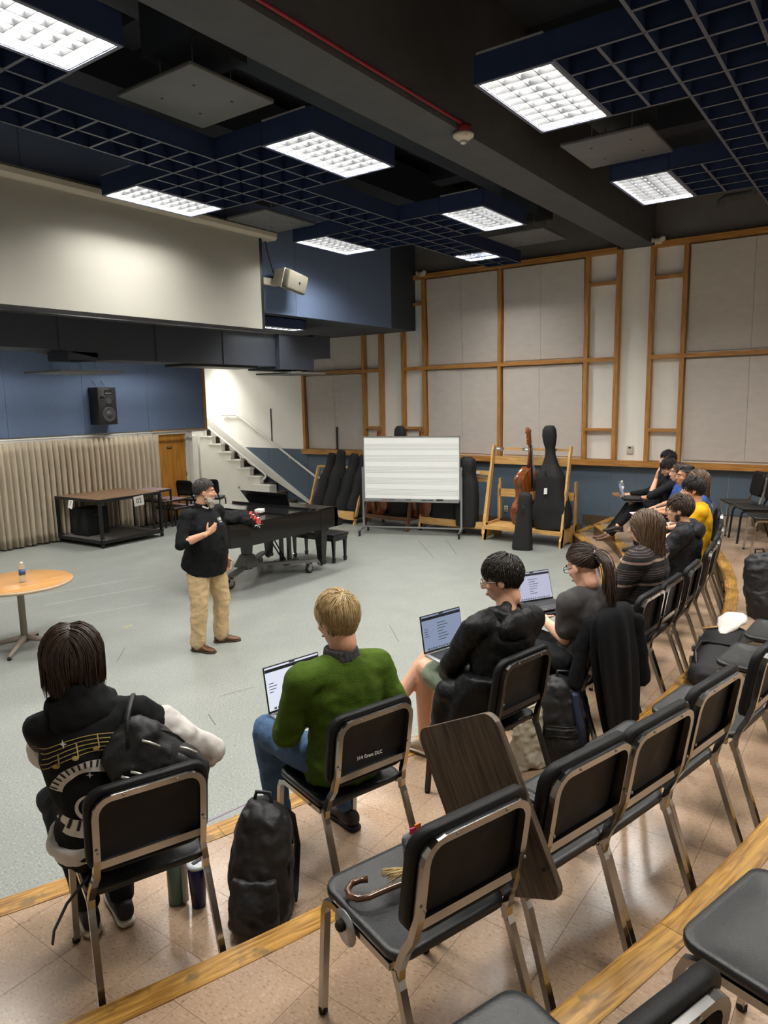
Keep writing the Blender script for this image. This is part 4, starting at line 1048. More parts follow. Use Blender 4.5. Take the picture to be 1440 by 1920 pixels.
for k, (x0, x1, z) in enumerate(((0, .50, .80), (.30, .92, .56), (.30, .72, .38))):
    if k == 2: x0, x1 = .55, 1.15
    MB().box(x0, x1, 0, .62, z-.03, z).build('tread', PINK, t)
    for (a, b, c, d) in ((x0, x1, -.004, .02), (x0, x1, .60, .624), (x0, x0+.02, 0, .62), (x1-.02, x1, 0, .62)): MB().box(a, b, c, d, z-.045, z-.01).build('edge_angle', ANG, t)
    for x in (x0, x1-.03):
        for y in (0, .59): MB().box(x, x+.03, y, y+.03, 0, z-.03).build('leg', ANG, t)
MB().box(0, 1.1, .01, .03, .05, .08).build('base_rail', ANG, t)
for (x, y, rz, lab) in ((10.35, 12.15, R_(-60), 'black stacking chair in front of the oak door, behind the presenter'), (9.95, 12.45, R_(-80), 'black chair standing against the wall beside the oak door')):
    c = copy_tree(chairB); c.location = (x, y, 0); c.rotation_euler = (0, 0, rz); tag(c, lab, 'chair', 'spare chairs by the door')

# --- round table and bottle
t = empty('round_table', (3.63, 7.31, 0), 0, 'round wood-top pedestal table at the left edge', 'table')
MB().lathe([(.1, .680), (.50, .682), (.515, .688), (.52, .70), (.515, .712), (.505, .716)], 48).build('edge_band', mat('beige_edge', 'b59d80', .45), t)
MB().lathe([(.1, .70), (.506, .7165), (.504, .7185), (.1, .7186)], 48).build('top', wood('honey_laminate', 'a8763c', 'c6945a', .35, axis=0, scale=.7), t)
PB = mat('putty_enamel', '8d8276', .45)
MB().lathe([(.034, .06), (.034, .64), (.09, .66), (.09, .69)], 16).build('column', PB, t)
for k, a in enumerate((-63, 30, 118, 205)):
    a = R_(a+15); e = Vector((math.cos(a), math.sin(a), 0))
    MB().tube([e*.02+Vector((0, 0, .11)), e*.15+Vector((0, 0, .085)), e*.34+Vector((0, 0, .045)), e*.39+Vector((0, 0, .035))], [.035, .028, .02, .018], 8).build('foot', PB, t)
    MB().lathe([(.02, 0), (.02, .02), (.012, .03)], 10, TR(*(e*.385))).build('glide', RUBBER, t)
def glass(name, c='eef4f6', rough=.05):
    m = bpy.data.materials.new(name); m.use_nodes = True; b = m.node_tree.nodes['Principled BSDF']
    b.inputs['Base Color'].default_value = (*hx(c), 1); b.inputs['Transmission Weight'].default_value = .85; b.inputs['Roughness'].default_value = rough; b.inputs['IOR'].default_value = 1.2
    return m
t = empty('water_bottle', (3.63, 7.23, .7187), 0, 'clear plastic water bottle with blue label on the round table', 'bottle')
MB().lathe([(.026, 0), (.032, .006), (.032, .03), (.029, .035), (.032, .04), (.032, .06), (.029, .065), (.032, .07), (.032, .14), (.028, .165), (.014, .185), (.013, .195)], 20).build('body', glass('clear_pet'), t)
MB().lathe([(.0328, .085), (.0328, .13)], 20).build('label_band', mat('bottle_blue', '2f4f8f', .4), t)
MB().lathe([(.0145, .192), (.0145, .208), (.012, .21)], 14).build('cap', WHITE_PAPER, t)

# --- wall devices
t = empty('thermostat', (XW-.002, 3.80, 1.58), 0, 'small white thermostat on the plain white wall strip', 'thermostat')
MB().rbox(-.03, 0, -.055, .055, -.075, .075, .008, 2).build('case', CREAM, t); MB().box(-.033, -.03, -.025, .025, .02, .045).build('display', BLACK, t)
for (y, lab) in ((7.98, 'small white twin-head emergency light at the left end of the panelled wall top'), (3.42, 'small white twin-head emergency light beside the beam end')):
    t = empty('emergency_light', (XW-.14, y, 4.98), 0, lab, 'emergency light', 'emergency lights on the panelled wall')
    MB().rbox(-.03, .02, -.06, .06, -.04, .05, .01, 2).build('body', CREAM, t)
    for s in (-1, 1): MB().lathe([(.02, 0), (.045, .05), (.045, .06), (.02, .062)], 12, M4(rot_to((-.8, s*.5, -.2)), (-.03, s*.06, .03))).build('lamp_head', CREAM, t)
t = empty('wall_outlet', (XW-.017, 6.16, .36), 0, 'beige double wall outlet on the slate blue dado', 'outlet')
MB().rbox(-.008, 0, -.038, .038, -.06, .06, .003, 1).build('plate', CREAM, t)
for z in (-.028, .028): MB().box(-.0095, -.007, -.017, .017, z-.014, z+.014).build('socket', mat('outlet_brown', '6b5a48', .5), t)
# ================================================================== PEOPLE
BLOBS = []
TEX = {}
def clouds(size):
    k = 'wrinkle_%g' % size
    if k not in TEX:
        tx = bpy.data.textures.new(k, 'MARBLE'); tx.noise_scale = size*1.7; tx.noise_depth = 2; tx.turbulence = 7; tx.marble_type = 'SOFT'; TEX[k] = tx
    return TEX[k]
def blob(mb, name, m, parent, voxel=.009, smooth=4, wr=0.0, ws=.06):
    """union of overlapping closed shapes -> one continuous smooth skin"""
    o = mb.build(name, m, parent)
    r = o.modifiers.new('union', 'REMESH'); r.mode = 'VOXEL'; r.voxel_size = voxel; r.use_smooth_shade = True
    if smooth: s = o.modifiers.new('soft', 'SMOOTH'); s.iterations = smooth; s.factor = .5
    if wr:
        d = o.modifiers.new('folds', 'DISPLACE'); d.texture = clouds(ws); d.strength = wr; d.mid_level = .5; d.texture_coords = 'LOCAL'
    BLOBS.append(o)
    return o
V = lambda *a: Vector(a)
SKIN = {'fair': mat('skin_fair', 'd8a58a', .5, var=.05, vscale=20), 'tan': mat('skin_tan', 'b98564', .5, var=.05, vscale=20), 'warm': mat('skin_warm', 'c99677', .5, var=.05, vscale=20)}
HAIR = {k: mat('hair_'+k, c, .42, var=.35, vscale=60, stretch=(3, 3, .4)) for k, c in dict(brown='3a2a20', dark='1d1714', black='161214', blond='a58a5e', red='5b4330', grey='4a453f').items()}
EYE_W = mat('eye_white', 'd9d4cc', .3); EYE_D = mat('eye_dark', '1c1512', .2); LIP = mat('lip', 'a3675a', .5)

def hand(mb, wr, D, N, T, curl=.5, spread=1.0, s=1.0, thumb=1.0):
    """palm and five fingers: wr wrist, D pointing direction, N palm normal (fingers curl to N), T thumb side"""
    D = Vector(D).normalized(); T = Vector(T); T = (T-D*T.dot(D)).normalized(); N = Vector(N); N = (N-D*N.dot(D)-T*N.dot(T)).normalized()
    wr = Vector(wr)
    R3 = Matrix((T, N, D)).transposed()
    mb.ell(wr+D*.048*s, .040*s, .017*s, .055*s, R3)
    mb.cone(wr-D*.02, .027*s, wr+D*.03*s, .024*s)
    for k, (o, L) in enumerate(((.029, .072), (.0095, .082), (-.0105, .076), (-.029, .060))):
        p = wr+D*(.086-.006*abs(k-1))*s+T*o*s*spread; d = D+T*o*2*(spread-1+.3); d.normalize()
        for j in range(3):
            a = curl*(.65 if j == 0 else 1.0); d = (d*math.cos(a)+N*math.sin(a)); d = d.normalized()
            q = p+d*L*s*(.45, .32, .26)[j]; mb.cone(p, (.0098-.0008*j)*s, q, (.0092-.001*j)*s, 8); p = q
    p = wr+D*.026*s+T*.030*s; d = (D*.55+T*.75*thumb+N*.25).normalized()
    for j in range(2):
        q = p+d*(.040, .032)[j]*s; mb.cone(p, (.0125-.002*j)*s, q, (.0108-.002*j)*s, 8); p = q; d = (d+D*.35).normalized()

def head_frame(C, F, up=(0, 0, 1)):
    F = Vector(F).normalized(); U = Vector(up); U = (U-F*U.dot(F)).normalized(); S_ = F.cross(U)
    return Vector(C), F, U, S_
def head_shape(mb, H, s=1.0, jaw=1.0):
    C, F, U, S_ = H; R3 = Matrix((S_, F, U)).transposed()
    def E(f, u, sd, rs, rf, ru): mb.ell(C+(F*f+U*u+S_*sd)*s, rs*s, rf*s, ru*s, R3)
    E(-.012, .028, 0, .076, .096, .092); E(.022, -.035, 0, .064*jaw, .070, .078); E(.052, -.092, 0, .036*jaw, .032, .026); E(.02, -.075, 0, .056*jaw, .055, .04)
    E(.078, .024, 0, .050, .018, .014); E(.088, -.070, 0, .024, .012, .009); E(.082, -.083, 0, .022, .012, .008)
    for q in (-1, 1):
        E(.062, -.030, q*.036, .026, .024, .024)
        E(-.006, -.012, q*.078, .010, .022, .034); E(.0, -.032, q*.077, .009, .012, .014)
    mb.cone(C+(F*.090+U*.008)*s, .010*s, C+(F*.112-U*.034)*s, .0135*s, 8)
    for q in (-1, 1): E(.100, -.038, q*.011, .009, .010, .008)
    mb.cone(C-F*.02*s-U*.06*s, .056*s, C-F*.028*s-U*.11*s, .052*s)
def face_parts(root, H, s=1.0, brow=None, glasses=None):
    C, F, U, S_ = H; R3 = Matrix((S_, F, U)).transposed()
    for q in (-1, 1):
        e = MB().ell(C+(F*.083+U*.0+S_*q*.033)*s, .0145*s, .009*s, .008*s, R3, 10, 7).build('eye', EYE_W, root)
        MB().ell(C+(F*.0885+U*.0+S_*q*.033)*s, .0065*s, .005*s, .0068*s, R3, 8, 6).build('iris', EYE_D, e)
        if brow: MB().tube([C+(F*.094+U*.020+S_*q*.014)*s, C+(F*.093+U*.026+S_*q*.033)*s, C+(F*.080+U*.021+S_*q*.052)*s], .0048*s, 6).build('eyebrow', brow, root)
    MB().tube([C+(F*.092-U*.0755+S_*-.024)*s, C+(F*.1015-U*.0755)*s, C+(F*.092-U*.0755+S_*.024)*s], .0045*s, 6).build('mouth', LIP, root)
    if glasses:
        g = MB()
        for q in (-1, 1):
            c = C+(F*.105-U*.002+S_*q*.034)*s
            g.tube([c+(S_*math.cos(a)*.026+U*math.sin(a)*.020)*s for a in [2*PI*k/16 for k in range(16)]], .0022*s, 5, closed=True)
            g.tube([c+S_*q*.026*s, C+(F*.06+U*.0+S_*q*.078)*s, C+(F*-.005-U*.002+S_*q*.084)*s], .0022*s, 5)
        g.tube([C+(F*.107+S_*-.008)*s, C+(F*.107+S_*.008)*s], .0022*s, 5)
        g.build('glasses', glasses, root)

def hair(root, H, m, n=500, length=.08, mode='crown', wave=0.0, seed=1, width=.0032, s=1.0, lift=.012, tie=None, tail=.0, hairline=(.42, -.12, -.62), lenf=None, cap=True, part=0.0, puff=1.0):
    """hair: scalp cap plus tapered locks combed over it"""
    rnd = random.Random(seed); C, F, U, S_ = H
    cc = C+(F*-.012+U*.028)*s; rad = Vector((.080, .100, .096))*s
    toW = lambda v: cc+S_*v.x*rad.x+F*v.y*rad.y+U*v.z*rad.z
    def toL(p): d = p-cc; return Vector((d.dot(S_)/rad.x, d.dot(F)/rad.y, d.dot(U)/rad.z))
    def lim(f):     # lowest allowed height of the hairline at forwardness f
        a, b, c = hairline
        return a*max(0, f)**.8+b*(1-abs(f)) + (c*(-f) if f < 0 else 0)
    ok = lambda v: v.z > lim(v.y)
    mb = MB()
    if cap:
        seg, ring = 28, 18; vs = []; idx = {}
        for i in range(ring+1):
            t = PI*i/ring
            for k in range(seg):
                a = 2*PI*k/seg; v = Vector((math.sin(t)*math.cos(a), math.sin(t)*math.sin(a), math.cos(t))); vs.append(v)
        fs = []
        for i in range(ring):
            for k in range(seg):
                q = (i*seg+k, i*seg+(k+1) % seg, (i+1)*seg+(k+1) % seg, (i+1)*seg+k)
                if all(ok(vs[j]) for j in q): fs.append(q)
        mb.add([toW(v*(1.02+.01*noise.noise(v*4))) for v in vs], fs, True)
    crown = Vector((0, -.55, .83))
    down = Vector((0, 0, -1))
    for _ in range(n):
        while True:
            v = Vector((rnd.gauss(0, 1), rnd.gauss(0, 1), rnd.gauss(0, 1))).normalized()
            if ok(v): break
        L = length*rnd.uniform(.75, 1.1)
        if lenf: L *= lenf(v)
        steps = 7; st = L/steps; p = toW(v*1.02); pts = [p]; lf = 1.02+lift/.09*rnd.uniform(.2, 1.0)
        ph = rnd.uniform(0, 6.28)
        for k in range(steps):
            lv = toL(p); nl = lv.normalized(); nw = (S_*nl.x/rad.x+F*nl.y/rad.y+U*nl.z/rad.z).normalized()
            if mode == 'crown':
                dl = nl-crown; dw = S_*dl.x+F*(dl.y+.15)+U*dl.z+down*(.5 if abs(nl.x) > .5 or nl.y < -.3 else .1)
                if nl.z < .25 and nl.y < .5: dw = down-nw*.35*min(1, .25-nl.z)
            elif mode == 'forward':
                dl = nl-crown; dw = S_*dl.x*.5+F*1.0+down*.35
                if nl.y < -.2 or abs(nl.x) > .75: dw = down+F*.3
            elif mode == 'down':
                dw = down*1.0+S_*(.9 if nl.x > part else -.9)*(max(0, nl.z)**1.2)+F*(-.25)*max(0, nl.z)+F*(-1.1)*max(0, nl.y+.05)
            elif mode == 'back':
                dw = (tie-p)
                if dw.length < .03*s: dw = down
            dw = dw.normalized()
            if lv.length < 1.35 and not (mode == 'back' and (tie-p).length < .03*s): 
                dw = dw-nw*min(0, dw.dot(nw))*1.0 if dw.dot(nw) < 0 else dw
                dw = (dw-nw*dw.dot(nw)*.8).normalized()
            if wave: dw = (dw+(S_*math.sin(ph+k*1.9)+F*math.cos(ph+k*1.9))*wave).normalized()
            p = p+dw*st
            lv = toL(p)
            lq = 1.015+(lf-1.015)*(1-(k+1)/steps*.75) if mode != 'down' else lf
            if lv.length < lq: p = toW(lv.normalized()*lq)
            elif mode in ('crown', 'forward') and lv.length > lq+.03 and lv.z > -.85: p = toW(lv.normalized()*(lq+.03))
            pts.append(p)
        w_ = width*rnd.uniform(.7, 1.2)
        mb.tube(pts, [w_*.7]+[w_]*(steps-3)+[w_*.8, w_*.5, w_*.15], 3, cap=False)
    if tie is not None and tail:
        for _ in range(int(n*.45)):
            d0 = Vector((rnd.gauss(0, 1), rnd.gauss(0, 1), rnd.gauss(0, 1)))*.009; p = tie+d0; pts = [p]; L = tail*rnd.uniform(.7, 1.05); ph = rnd.uniform(0, 6.28)
            out = (-F*.75+down*.1).normalized(); sp = Vector((rnd.gauss(0, 1), rnd.gauss(0, 1), 0))*.10
            for k in range(9):
                t = k/8; dw = (out*(1-t)**2.2+down*min(1, .25+t*1.6)+sp*t*.6).normalized(); dw = (dw+(S_*math.sin(ph+k*1.3))*.08).normalized()
                p = p+dw*L/9; pts.append(p)
            mb.tube(pts, [width*.9]*5+[width]*2+[width*.8, width*.5, width*.15], 3, cap=False)
    return mb.build('hair', m, root)

def torso_rings(J, wd, grow=0.0, top=True):
    """loft along hip-waist-chest-shoulder-neck; wd = list of (half width, half depth)"""
    sv = (J['shR']-J['shL']).normalized(); hv = (J['hpR']-J['hpL']).normalized()
    P = [J['hip']-V(0, 0, .0), J['hip']*.45+J['waist']*.55, J['waist'], J['waist']*.5+J['chest']*.5, J['chest'], J['chest']*.45+J['neck']*.55, J['neck']]
    out = []
    for i, p in enumerate(P):
        a = i/(len(P)-1); side = (hv*(1-a)+sv*a).normalized()
        ax = (P[min(i+1, len(P)-1)]-P[max(i-1, 0)]).normalized()
        dep = ax.cross(side).normalized(); side = dep.cross(ax).normalized()
        w_, d_ = wd[i]; out.append((p, side*(w_+grow), dep*(d_+grow)))
    return out
WD_M = [(.165, .125), (.155, .115), (.155, .11), (.165, .115), (.175, .115), (.15, .095), (.065, .06)]
WD_F = [(.165, .125), (.145, .11), (.135, .10), (.145, .11), (.155, .115), (.135, .09), (.055, .055)]
def seated(**kw):
    J = dict(hip=V(0, .17, .555), waist=V(0, .13, .71), chest=V(0, .12, .89), neck=V(0, .115, 1.045), head=V(0, .14, 1.19), hf=V(0, 1, -.08),
             shL=V(-.175, .12, .985), shR=V(.175, .12, .985), elL=V(-.235, .20, .74), elR=V(.235, .20, .74), wrL=V(-.13, .42, .68), wrR=V(.13, .42, .68),
             hpL=V(-.09, .18, .545), hpR=V(.09, .18, .545), knL=V(-.11, .59, .545), knR=V(.11, .59, .545), anL=V(-.11, .60, .10), anR=V(.11, .60, .10), tdL=V(0, 1, 0), tdR=V(0, 1, 0),
             hdL=V(.5, .8, -.1), hdR=V(-.5, .8, -.1), hnL=V(0, 0, -1), hnR=V(0, 0, -1), htL=V(1, .4, 0), htR=V(-1, .4, 0), curl=.5)
    for k, v in kw.items(): J[k] = Vector(v) if isinstance(v, (tuple, list)) else v
    return J
def lerp(a, b, t): return a*(1-t)+b*t

def person(label, loc, rz, J, skin='fair', wd=WD_M, top=None, top_len=1.0, sleeve=1.0, pants=None, pant_len=1.0, shoe=None, sole=None, hs=1.0, body_voxel=.009, limb=1.0, wr=.012, jaw=1.0, brow=None, glasses=None, hem=.06, group='people in the room', face=True, top_name='shirt', sleeve_r=1.0, folds=.07, pant_r=1.0):
    root = empty('person', loc, rz, label, 'person', group)
    sk = SKIN[skin]
    # ---- body: one continuous skin
    mb = MB(); H = head_frame(J['head'], J['hf'], J.get('hup', (0, 0, 1)))
    head_shape(mb, H, hs, jaw)
    mb.cone(J['neck']-V(0, 0, .03), .054, J['head']-V(0, 0, .07)-H[1]*.02, .052)
    mb.rings(torso_rings(J, wd, -.012))
    for s in 'LR':
        sh, el, wr_, hp, kn, an = (J[k+s] for k in ('sh', 'el', 'wr', 'hp', 'kn', 'an'))
        mb.cone(sh, .050*limb, el, .040*limb); mb.cone(el, .040*limb, lerp(el, wr_, .35), .040*limb); mb.cone(lerp(el, wr_, .35), .040*limb, wr_, .026)
        hand(mb, wr_, J['hd'+s], J['hn'+s], J['ht'+s], J.get('curl'+s, J['curl']), s=.98)
        mb.cone(hp, .080*limb, kn, .054*limb); mb.cone(kn, .053*limb, lerp(kn, an, .3), .056*limb); mb.cone(lerp(kn, an, .3), .056*limb, an, .036)
        td = Vector(J['td'+s]).normalized(); mb.cone(an-V(0, 0, .05)-td*.02, .034, an-V(0, 0, .06)+td*.12, .028)
    blob(mb, 'body', sk, root, body_voxel, 3)
    if face: face_parts(root, H, hs, brow, glasses)
    # ---- clothes
    if top:
        mb = MB(); mb.rings(torso_rings(J, wd, .010)); 
        dn = (J['hip']-J['waist']).normalized(); hr = torso_rings(J, wd, .016)[0]
        mb.rings([(hr[0]-dn*.02, hr[1], hr[2]), (hr[0]+dn*hem, hr[1]*1.02, hr[2]*1.02)])
        nk = J['neck']
        for s in 'LR':
            sh, el, wr_ = J['sh'+s], J['el'+s], J['wr'+s]
            mb.cone(lerp(J['chest'], nk, .6), .085, sh, .070*limb*sleeve_r)
            if sleeve <= 1: mb.cone(sh, .068*limb*sleeve_r, lerp(sh, el, sleeve), .058*limb*sleeve_r)
            else:
                mb.cone(sh, .068*limb*sleeve_r, el, .055*limb*sleeve_r); mb.cone(el, .054*limb*sleeve_r, lerp(el, wr_, sleeve-1), .043*limb*sleeve_r)
        blob(mb, top_name, top, root, .011, 4, wr, folds)
    if pants:
        mb = MB(); r = torso_rings(J, wd, .006)
        mb.rings([(lerp(J['hip'], J['waist'], .25), r[0][1], r[0][2]), (J['hip'], r[0][1]*1.02, r[0][2]*1.02), (J['hip']-V(0, 0, .05), r[0][1]*.95, r[0][2]*.95)])
        for s in 'LR':
            hp, kn, an = (J[k+s] for k in ('hp', 'kn', 'an'))
            if pant_len <= 1: mb.cone(hp, .092*limb, lerp(hp, kn, pant_len), (.092-.016*pant_len)*limb)
            else:
                mb.cone(hp, .092*limb*pant_r, kn, .070*limb*pant_r); mb.cone(kn, .068*limb*pant_r, lerp(kn, an, pant_len-1), .054*limb*pant_r*pant_r)
        blob(mb, 'trousers' if pant_len > 1 else 'shorts', pants, root, .012, 4, wr*.9, folds)
    if shoe:
        for s in 'LR':
            an = J['an'+s]; td = Vector(J['td'+s]); td.z = 0; td.normalize(); sd = V(td.y, -td.x, 0); g = an.z-.085
            base = V(an.x, an.y, g)
            Rg = []
            for (f, w_, h0, h1) in ((-.075, .022, .03, .07), (-.06, .034, .012, .095), (-.02, .038, .012, .10), (.03, .038, .012, .092), (.08, .043, .012, .066), (.13, .046, .012, .052), (.17, .040, .012, .044), (.195, .022, .016, .036)):
                Rg.append((base+td*f+V(0, 0, (h0+h1)/2), sd*w_, V(0, 0, (h1-h0)/2)))
            mb = MB().rings(Rg, 14); o = blob(mb, 'shoe', shoe, root, .007, 2)
            sl = [(base+td*f+V(0, 0, .011), sd*(w_+.004), V(0, 0, .011)) for (f, w_) in ((-.082, .022), (-.06, .034), (-.02, .036), (.03, .036), (.08, .042), (.13, .046), (.17, .041), (.202, .022))]
            MB().rings(sl, 14).build('sole', sole or RUBBER, o)
            la = MB()
            for k in range(4): q = .055+.022*k; la.tube([base+td*q+sd*.022+V(0, 0, .088-.012*k), base+td*(q+.008)+V(0, 0, .096-.012*k), base+td*q-sd*.022+V(0, 0, .088-.012*k)], .0025, 5)
            la.build('laces', sole or RUBBER, o)
    return root, H
def at_seat(key): phi, R, z = SEATS[key]; a = R_(phi); return (*on_arc(a, R), z), a

FAB = lambda n, c, **k: mat(n, c, k.pop('rough', .85), bump=k.pop('bump', .15), bscale=k.pop('bscale', 350), spec=k.pop('spec', .25), **k)
BLACK_CLOTH = FAB('black_cloth', '0c0d0f'); DENIM = FAB('blue_denim', '4a6486', var=.2, vscale=14, bump=.5, bscale=20, bdist=.02); KHAKI = FAB('khaki_cotton', 'c4aa82', var=.06, vscale=6, bump=.6, bscale=18, bdist=.03)
GREEN = FAB('green_wool', '41590f', var=.10, vscale=30, bump=.5, bscale=180); CHARCOAL = FAB('charcoal_jersey', '454343', var=.08, vscale=10); YELLOW = FAB('yellow_jersey', 'd9a214', var=.06, vscale=8)
BLUE_C = FAB('blue_jersey', '35508c'); SAGE = FAB('sage_cotton', '7d8a78', var=.1, vscale=8); DARKJKT = FAB('dark_rainshell', '1a1c20', rough=.55, var=.12, vscale=9, bump=.4, bscale=16, bdist=.03); BLACKJKT = FAB('black_rainshell', '0e0f11', rough=.5, var=.15, vscale=9, bump=.4, bscale=16, bdist=.03)
BEIGE = FAB('beige_cotton', 'b5a68c'); WHITE_C = FAB('white_jersey', 'c9c4bf', var=.05, vscale=9); DARKPANT = FAB('dark_denim', '121317')
BROWN_L = mat('brown_leather', '5b3a22', .5, var=.15, vscale=15); TAN_S = mat('tan_sole', '3a2a1c', .7); SNEAK = mat('sneaker_grey', 'a79c8a', .7, var=.08, vscale=30); SNK_B = mat('sneaker_black', '1c1c1d', .7); OFFW = mat('offwhite_rubber', 'c9c2b2', .6)

# ---- presenter, standing
J = seated(hip=(0, .0, .93), waist=(0, .045, 1.07), chest=(0, .02, 1.27), neck=(0, -.01, 1.47), head=(-.01, .03, 1.635), hf=(-.78, .62, -.05),
    shL=(-.20, -.01, 1.40), shR=(.20, -.01, 1.40), elL=(-.275, -.07, 1.13), elR=(.335, .05, 1.15), wrL=(-.25, .05, .90), wrR=(.165, .235, 1.245),
    hpL=(-.10, 0, .90), hpR=(.10, 0, .90), knL=(-.155, .03, .50), knR=(.135, .03, .50), anL=(-.17, -.02, .085), anR=(.155, .0, .085), tdL=(-.72, .69, 0), tdR=(-.25, .97, 0),
    hdR=(-.85, .12, .42), hnR=(-.25, -1, 0), htR=(.25, .1, 1), curlR=.28, hdL=(.25, .5, -.8), hnL=(1, 0, 0), htL=(0, 1, 0), curlL=.4)
WD_B = [(.215, .175), (.21, .178), (.205, .175), (.205, .165), (.205, .145), (.165, .105), (.07, .065)]
PR, HP = person('bearded presenter in a black shirt and khaki trousers, hand on chest', (4.71, 5.66, 0), PI, J, 'warm', WD_B, FAB('presenter_black', '0b0c0f'), sleeve=1.35, pants=KHAKI, pant_len=1.97, shoe=BROWN_L, sole=TAN_S, body_voxel=.006, limb=1.13, pant_r=1.18, brow=HAIR['grey'], hem=.10, jaw=1.05, wr=.014)
hair(PR, HP, mat('hair_pepper', '1c1815', .5, col2='453f3a', vscale=50, stretch=(3, 3, .5)), 1100, .042, 'crown', seed=3, lift=.006, hairline=(.60, -.05, -.55))
GREYB = mat('beard_grey', 'a39c92', .6, var=.3, vscale=70)
C, F, U, S_ = HP; mb = MB(); R3 = Matrix((S_, F, U)).transposed()
for (f, u, sd, a, b, c) in ((.062, -.105, 0, .045, .042, .05), (.052, -.135, 0, .036, .036, .04), (.035, -.085, .045, .026, .045, .042), (.035, -.085, -.045, .026, .045, .042), (.095, -.062, .014, .020, .012, .009), (.095, -.062, -.014, .020, .012, .009), (.01, -.05, .068, .012, .018, .03), (.01, -.05, -.068, .012, .018, .03)):
    mb.ell(C+F*f+U*u+S_*sd, a, b, c, R3)
blob(mb, 'beard', GREYB, PR, .006, 2, .012, .015)
mb = MB(); rnd = random.Random(5)
for k in range(260):
    sd = rnd.uniform(-.055, .055); u = rnd.uniform(-.14, -.06); p = C+F*(.092-abs(sd)*.75)+U*u+S_*sd
    mb.tube([p-F*.01, p+F*.006-U*.018+S_*sd*.1, p+F*.004-U*.042], [.0035, .003, .0006], 4)
mb.build('beard_hairs', GREYB, PR)
MB().tube([(-.05, .062, 1.487), (0, .078, 1.462), (.05, .062, 1.487)], .010, 6).build('undershirt_collar', WHITE_C, PR)
mb = MB(); mb.rings([((0, -.005, 1.475), (.075, 0, 0), (0, .072, 0)), ((0, -.012, 1.515), (.070, 0, 0), (0, .066, 0))]); blob(mb, 'collar', MATS['presenter_black'], PR, .009, 2)

# ---- woman in the printed hoodie
loc, a = at_seat('W')
J = seated(hip=(-.09, .21, .555), waist=(-.105, .20, .71), chest=(-.115, .22, .90), neck=(-.135, .255, 1.065), head=(-.150, .30, 1.225), hf=(.25, 1, -.10),
    shL=(-.275, .26, 1.00), shR=(.055, .20, .995), elL=(-.24, .48, .80), elR=(.31, .22, .745), wrL=(-.18, .58, .70), wrR=(.19, .45, .63), hpL=(-.18, .22, .545), hpR=(.0, .22, .545), knL=(-.22, .62, .53), knR=(.02, .63, .53), anL=(-.15, .47, .09), anR=(-.02, .45, .09))
WD_W = [(w_*1.12, d_*1.08) for w_, d_ in WD_F]
PW, HW = person('woman with a brown bob in a black hoodie printed with music and piano keys', loc, a, J, 'fair', WD_W, BLACK_CLOTH, sleeve=.42, pants=DARKPANT, pant_len=1.95, shoe=SNK_B, sole=OFFW, limb=.98, hem=.0, top_name='hoodie', wr=.016, sleeve_r=.95)
hair(PW, HW, HAIR['brown'], 2200, .265, 'down', seed=4, lift=.014, width=.0032, hairline=(.5, -.1, -.7), lenf=lambda v: .75+.25*max(0, v.z))
mb = MB()
for s in 'LR':
    sh, el, wr_ = J['sh'+s], J['el'+s], J['wr'+s]; mb.cone(lerp(sh, el, .30 if s == 'R' else .8), .072, el, .066); mb.cone(el, .066, wr_, .05)
blob(mb, 'sleeves', WHITE_C, PW, .011, 4, .016, .06)
mb = MB(); r = torso_rings(J, WD_W, .014); mb.rings([(lerp(J['hip'], J['waist'], .35), r[0][1]*1.02, r[0][2]*1.02), (J['hip']+V(0, 0, .03), r[0][1]*1.08, r[0][2]*1.1), (J['hip']-V(0, -.01, .02), r[0][1]*1.04, r[0][2]*1.06)]); blob(mb, 'hem_band', WHITE_C, PW, .011, 3, .014, .05)
mb = MB(); n_ = J['neck']
mb.ell(n_+V(0, -.07, -.03), .125, .05, .08); mb.ell(n_+V(-.08, .0, -.01), .05, .08, .05); mb.ell(n_+V(.08, .0, -.01), .05, .08, .05); mb.ell(n_+V(0, -.04, .035), .085, .05, .06)
blob(mb, 'hood', BLACK_CLOTH, PW, .011, 5, .014, .06)
HOODIE = [o for o in PW.children if o.name.startswith('hoodie')][0]
# printed music on the back: arcs of piano keys, gold staff lines, notes; laid on the hoodie
KEYW = mat('print_white', 'cfcac2', .8); GOLD = mat('print_gold', 'a8924e', .7); KEYB = mat('print_black', '101012', .8)
def on_back(x, z):          # point on the back of the torso in local coordinates
    t = (z-.555)/(1.065-.555); cx = lerp(J['hip'], J['neck'], max(0, min(1, t)))
    return V(x, -.25, z)
DECALS = []
def decal(name, vs, fs, m, off): DECALS.append((name, vs, fs, m, off))
def band(cx, cz, r0, r1, a0, a1, n, skip=1):
    vs = []; fs = []
    for k in range(n+1):
        q = R_(a0+(a1-a0)*k/n); rr0 = r0(k/n) if callable(r0) else r0; rr1 = r1(k/n) if callable(r1) else r1
        vs += [(cx+rr0*math.cos(q), -.25, cz+rr0*math.sin(q)), (cx+rr1*math.cos(q), -.25, cz+rr1*math.sin(q))]
    for k in range(0, n, skip): fs.append((2*k, 2*k+1, 2*k+3, 2*k+2))
    return vs, fs
kc = (-.165, .775)
decal('piano_key_print', *band(*kc, lambda t: .085+.015*t, lambda t: .122+.02*t, 165, 20, 30), KEYW, .003)
decal('black_key_print', *band(*kc, lambda t: .102+.015*t, lambda t: .122+.02*t, 162, 22, 44, 3), KEYB, .005)
decal('spiral_print', *band(kc[0]+.0, kc[1]-.03, lambda t: .030+.022*t, lambda t: .036+.034*t, 60, 330, 22), KEYW, .003)
for k in range(5): decal('staff_print', *band(-.14, .70, .235+.013*k, .2375+.013*k, 132, 48, 22), GOLD, .003)
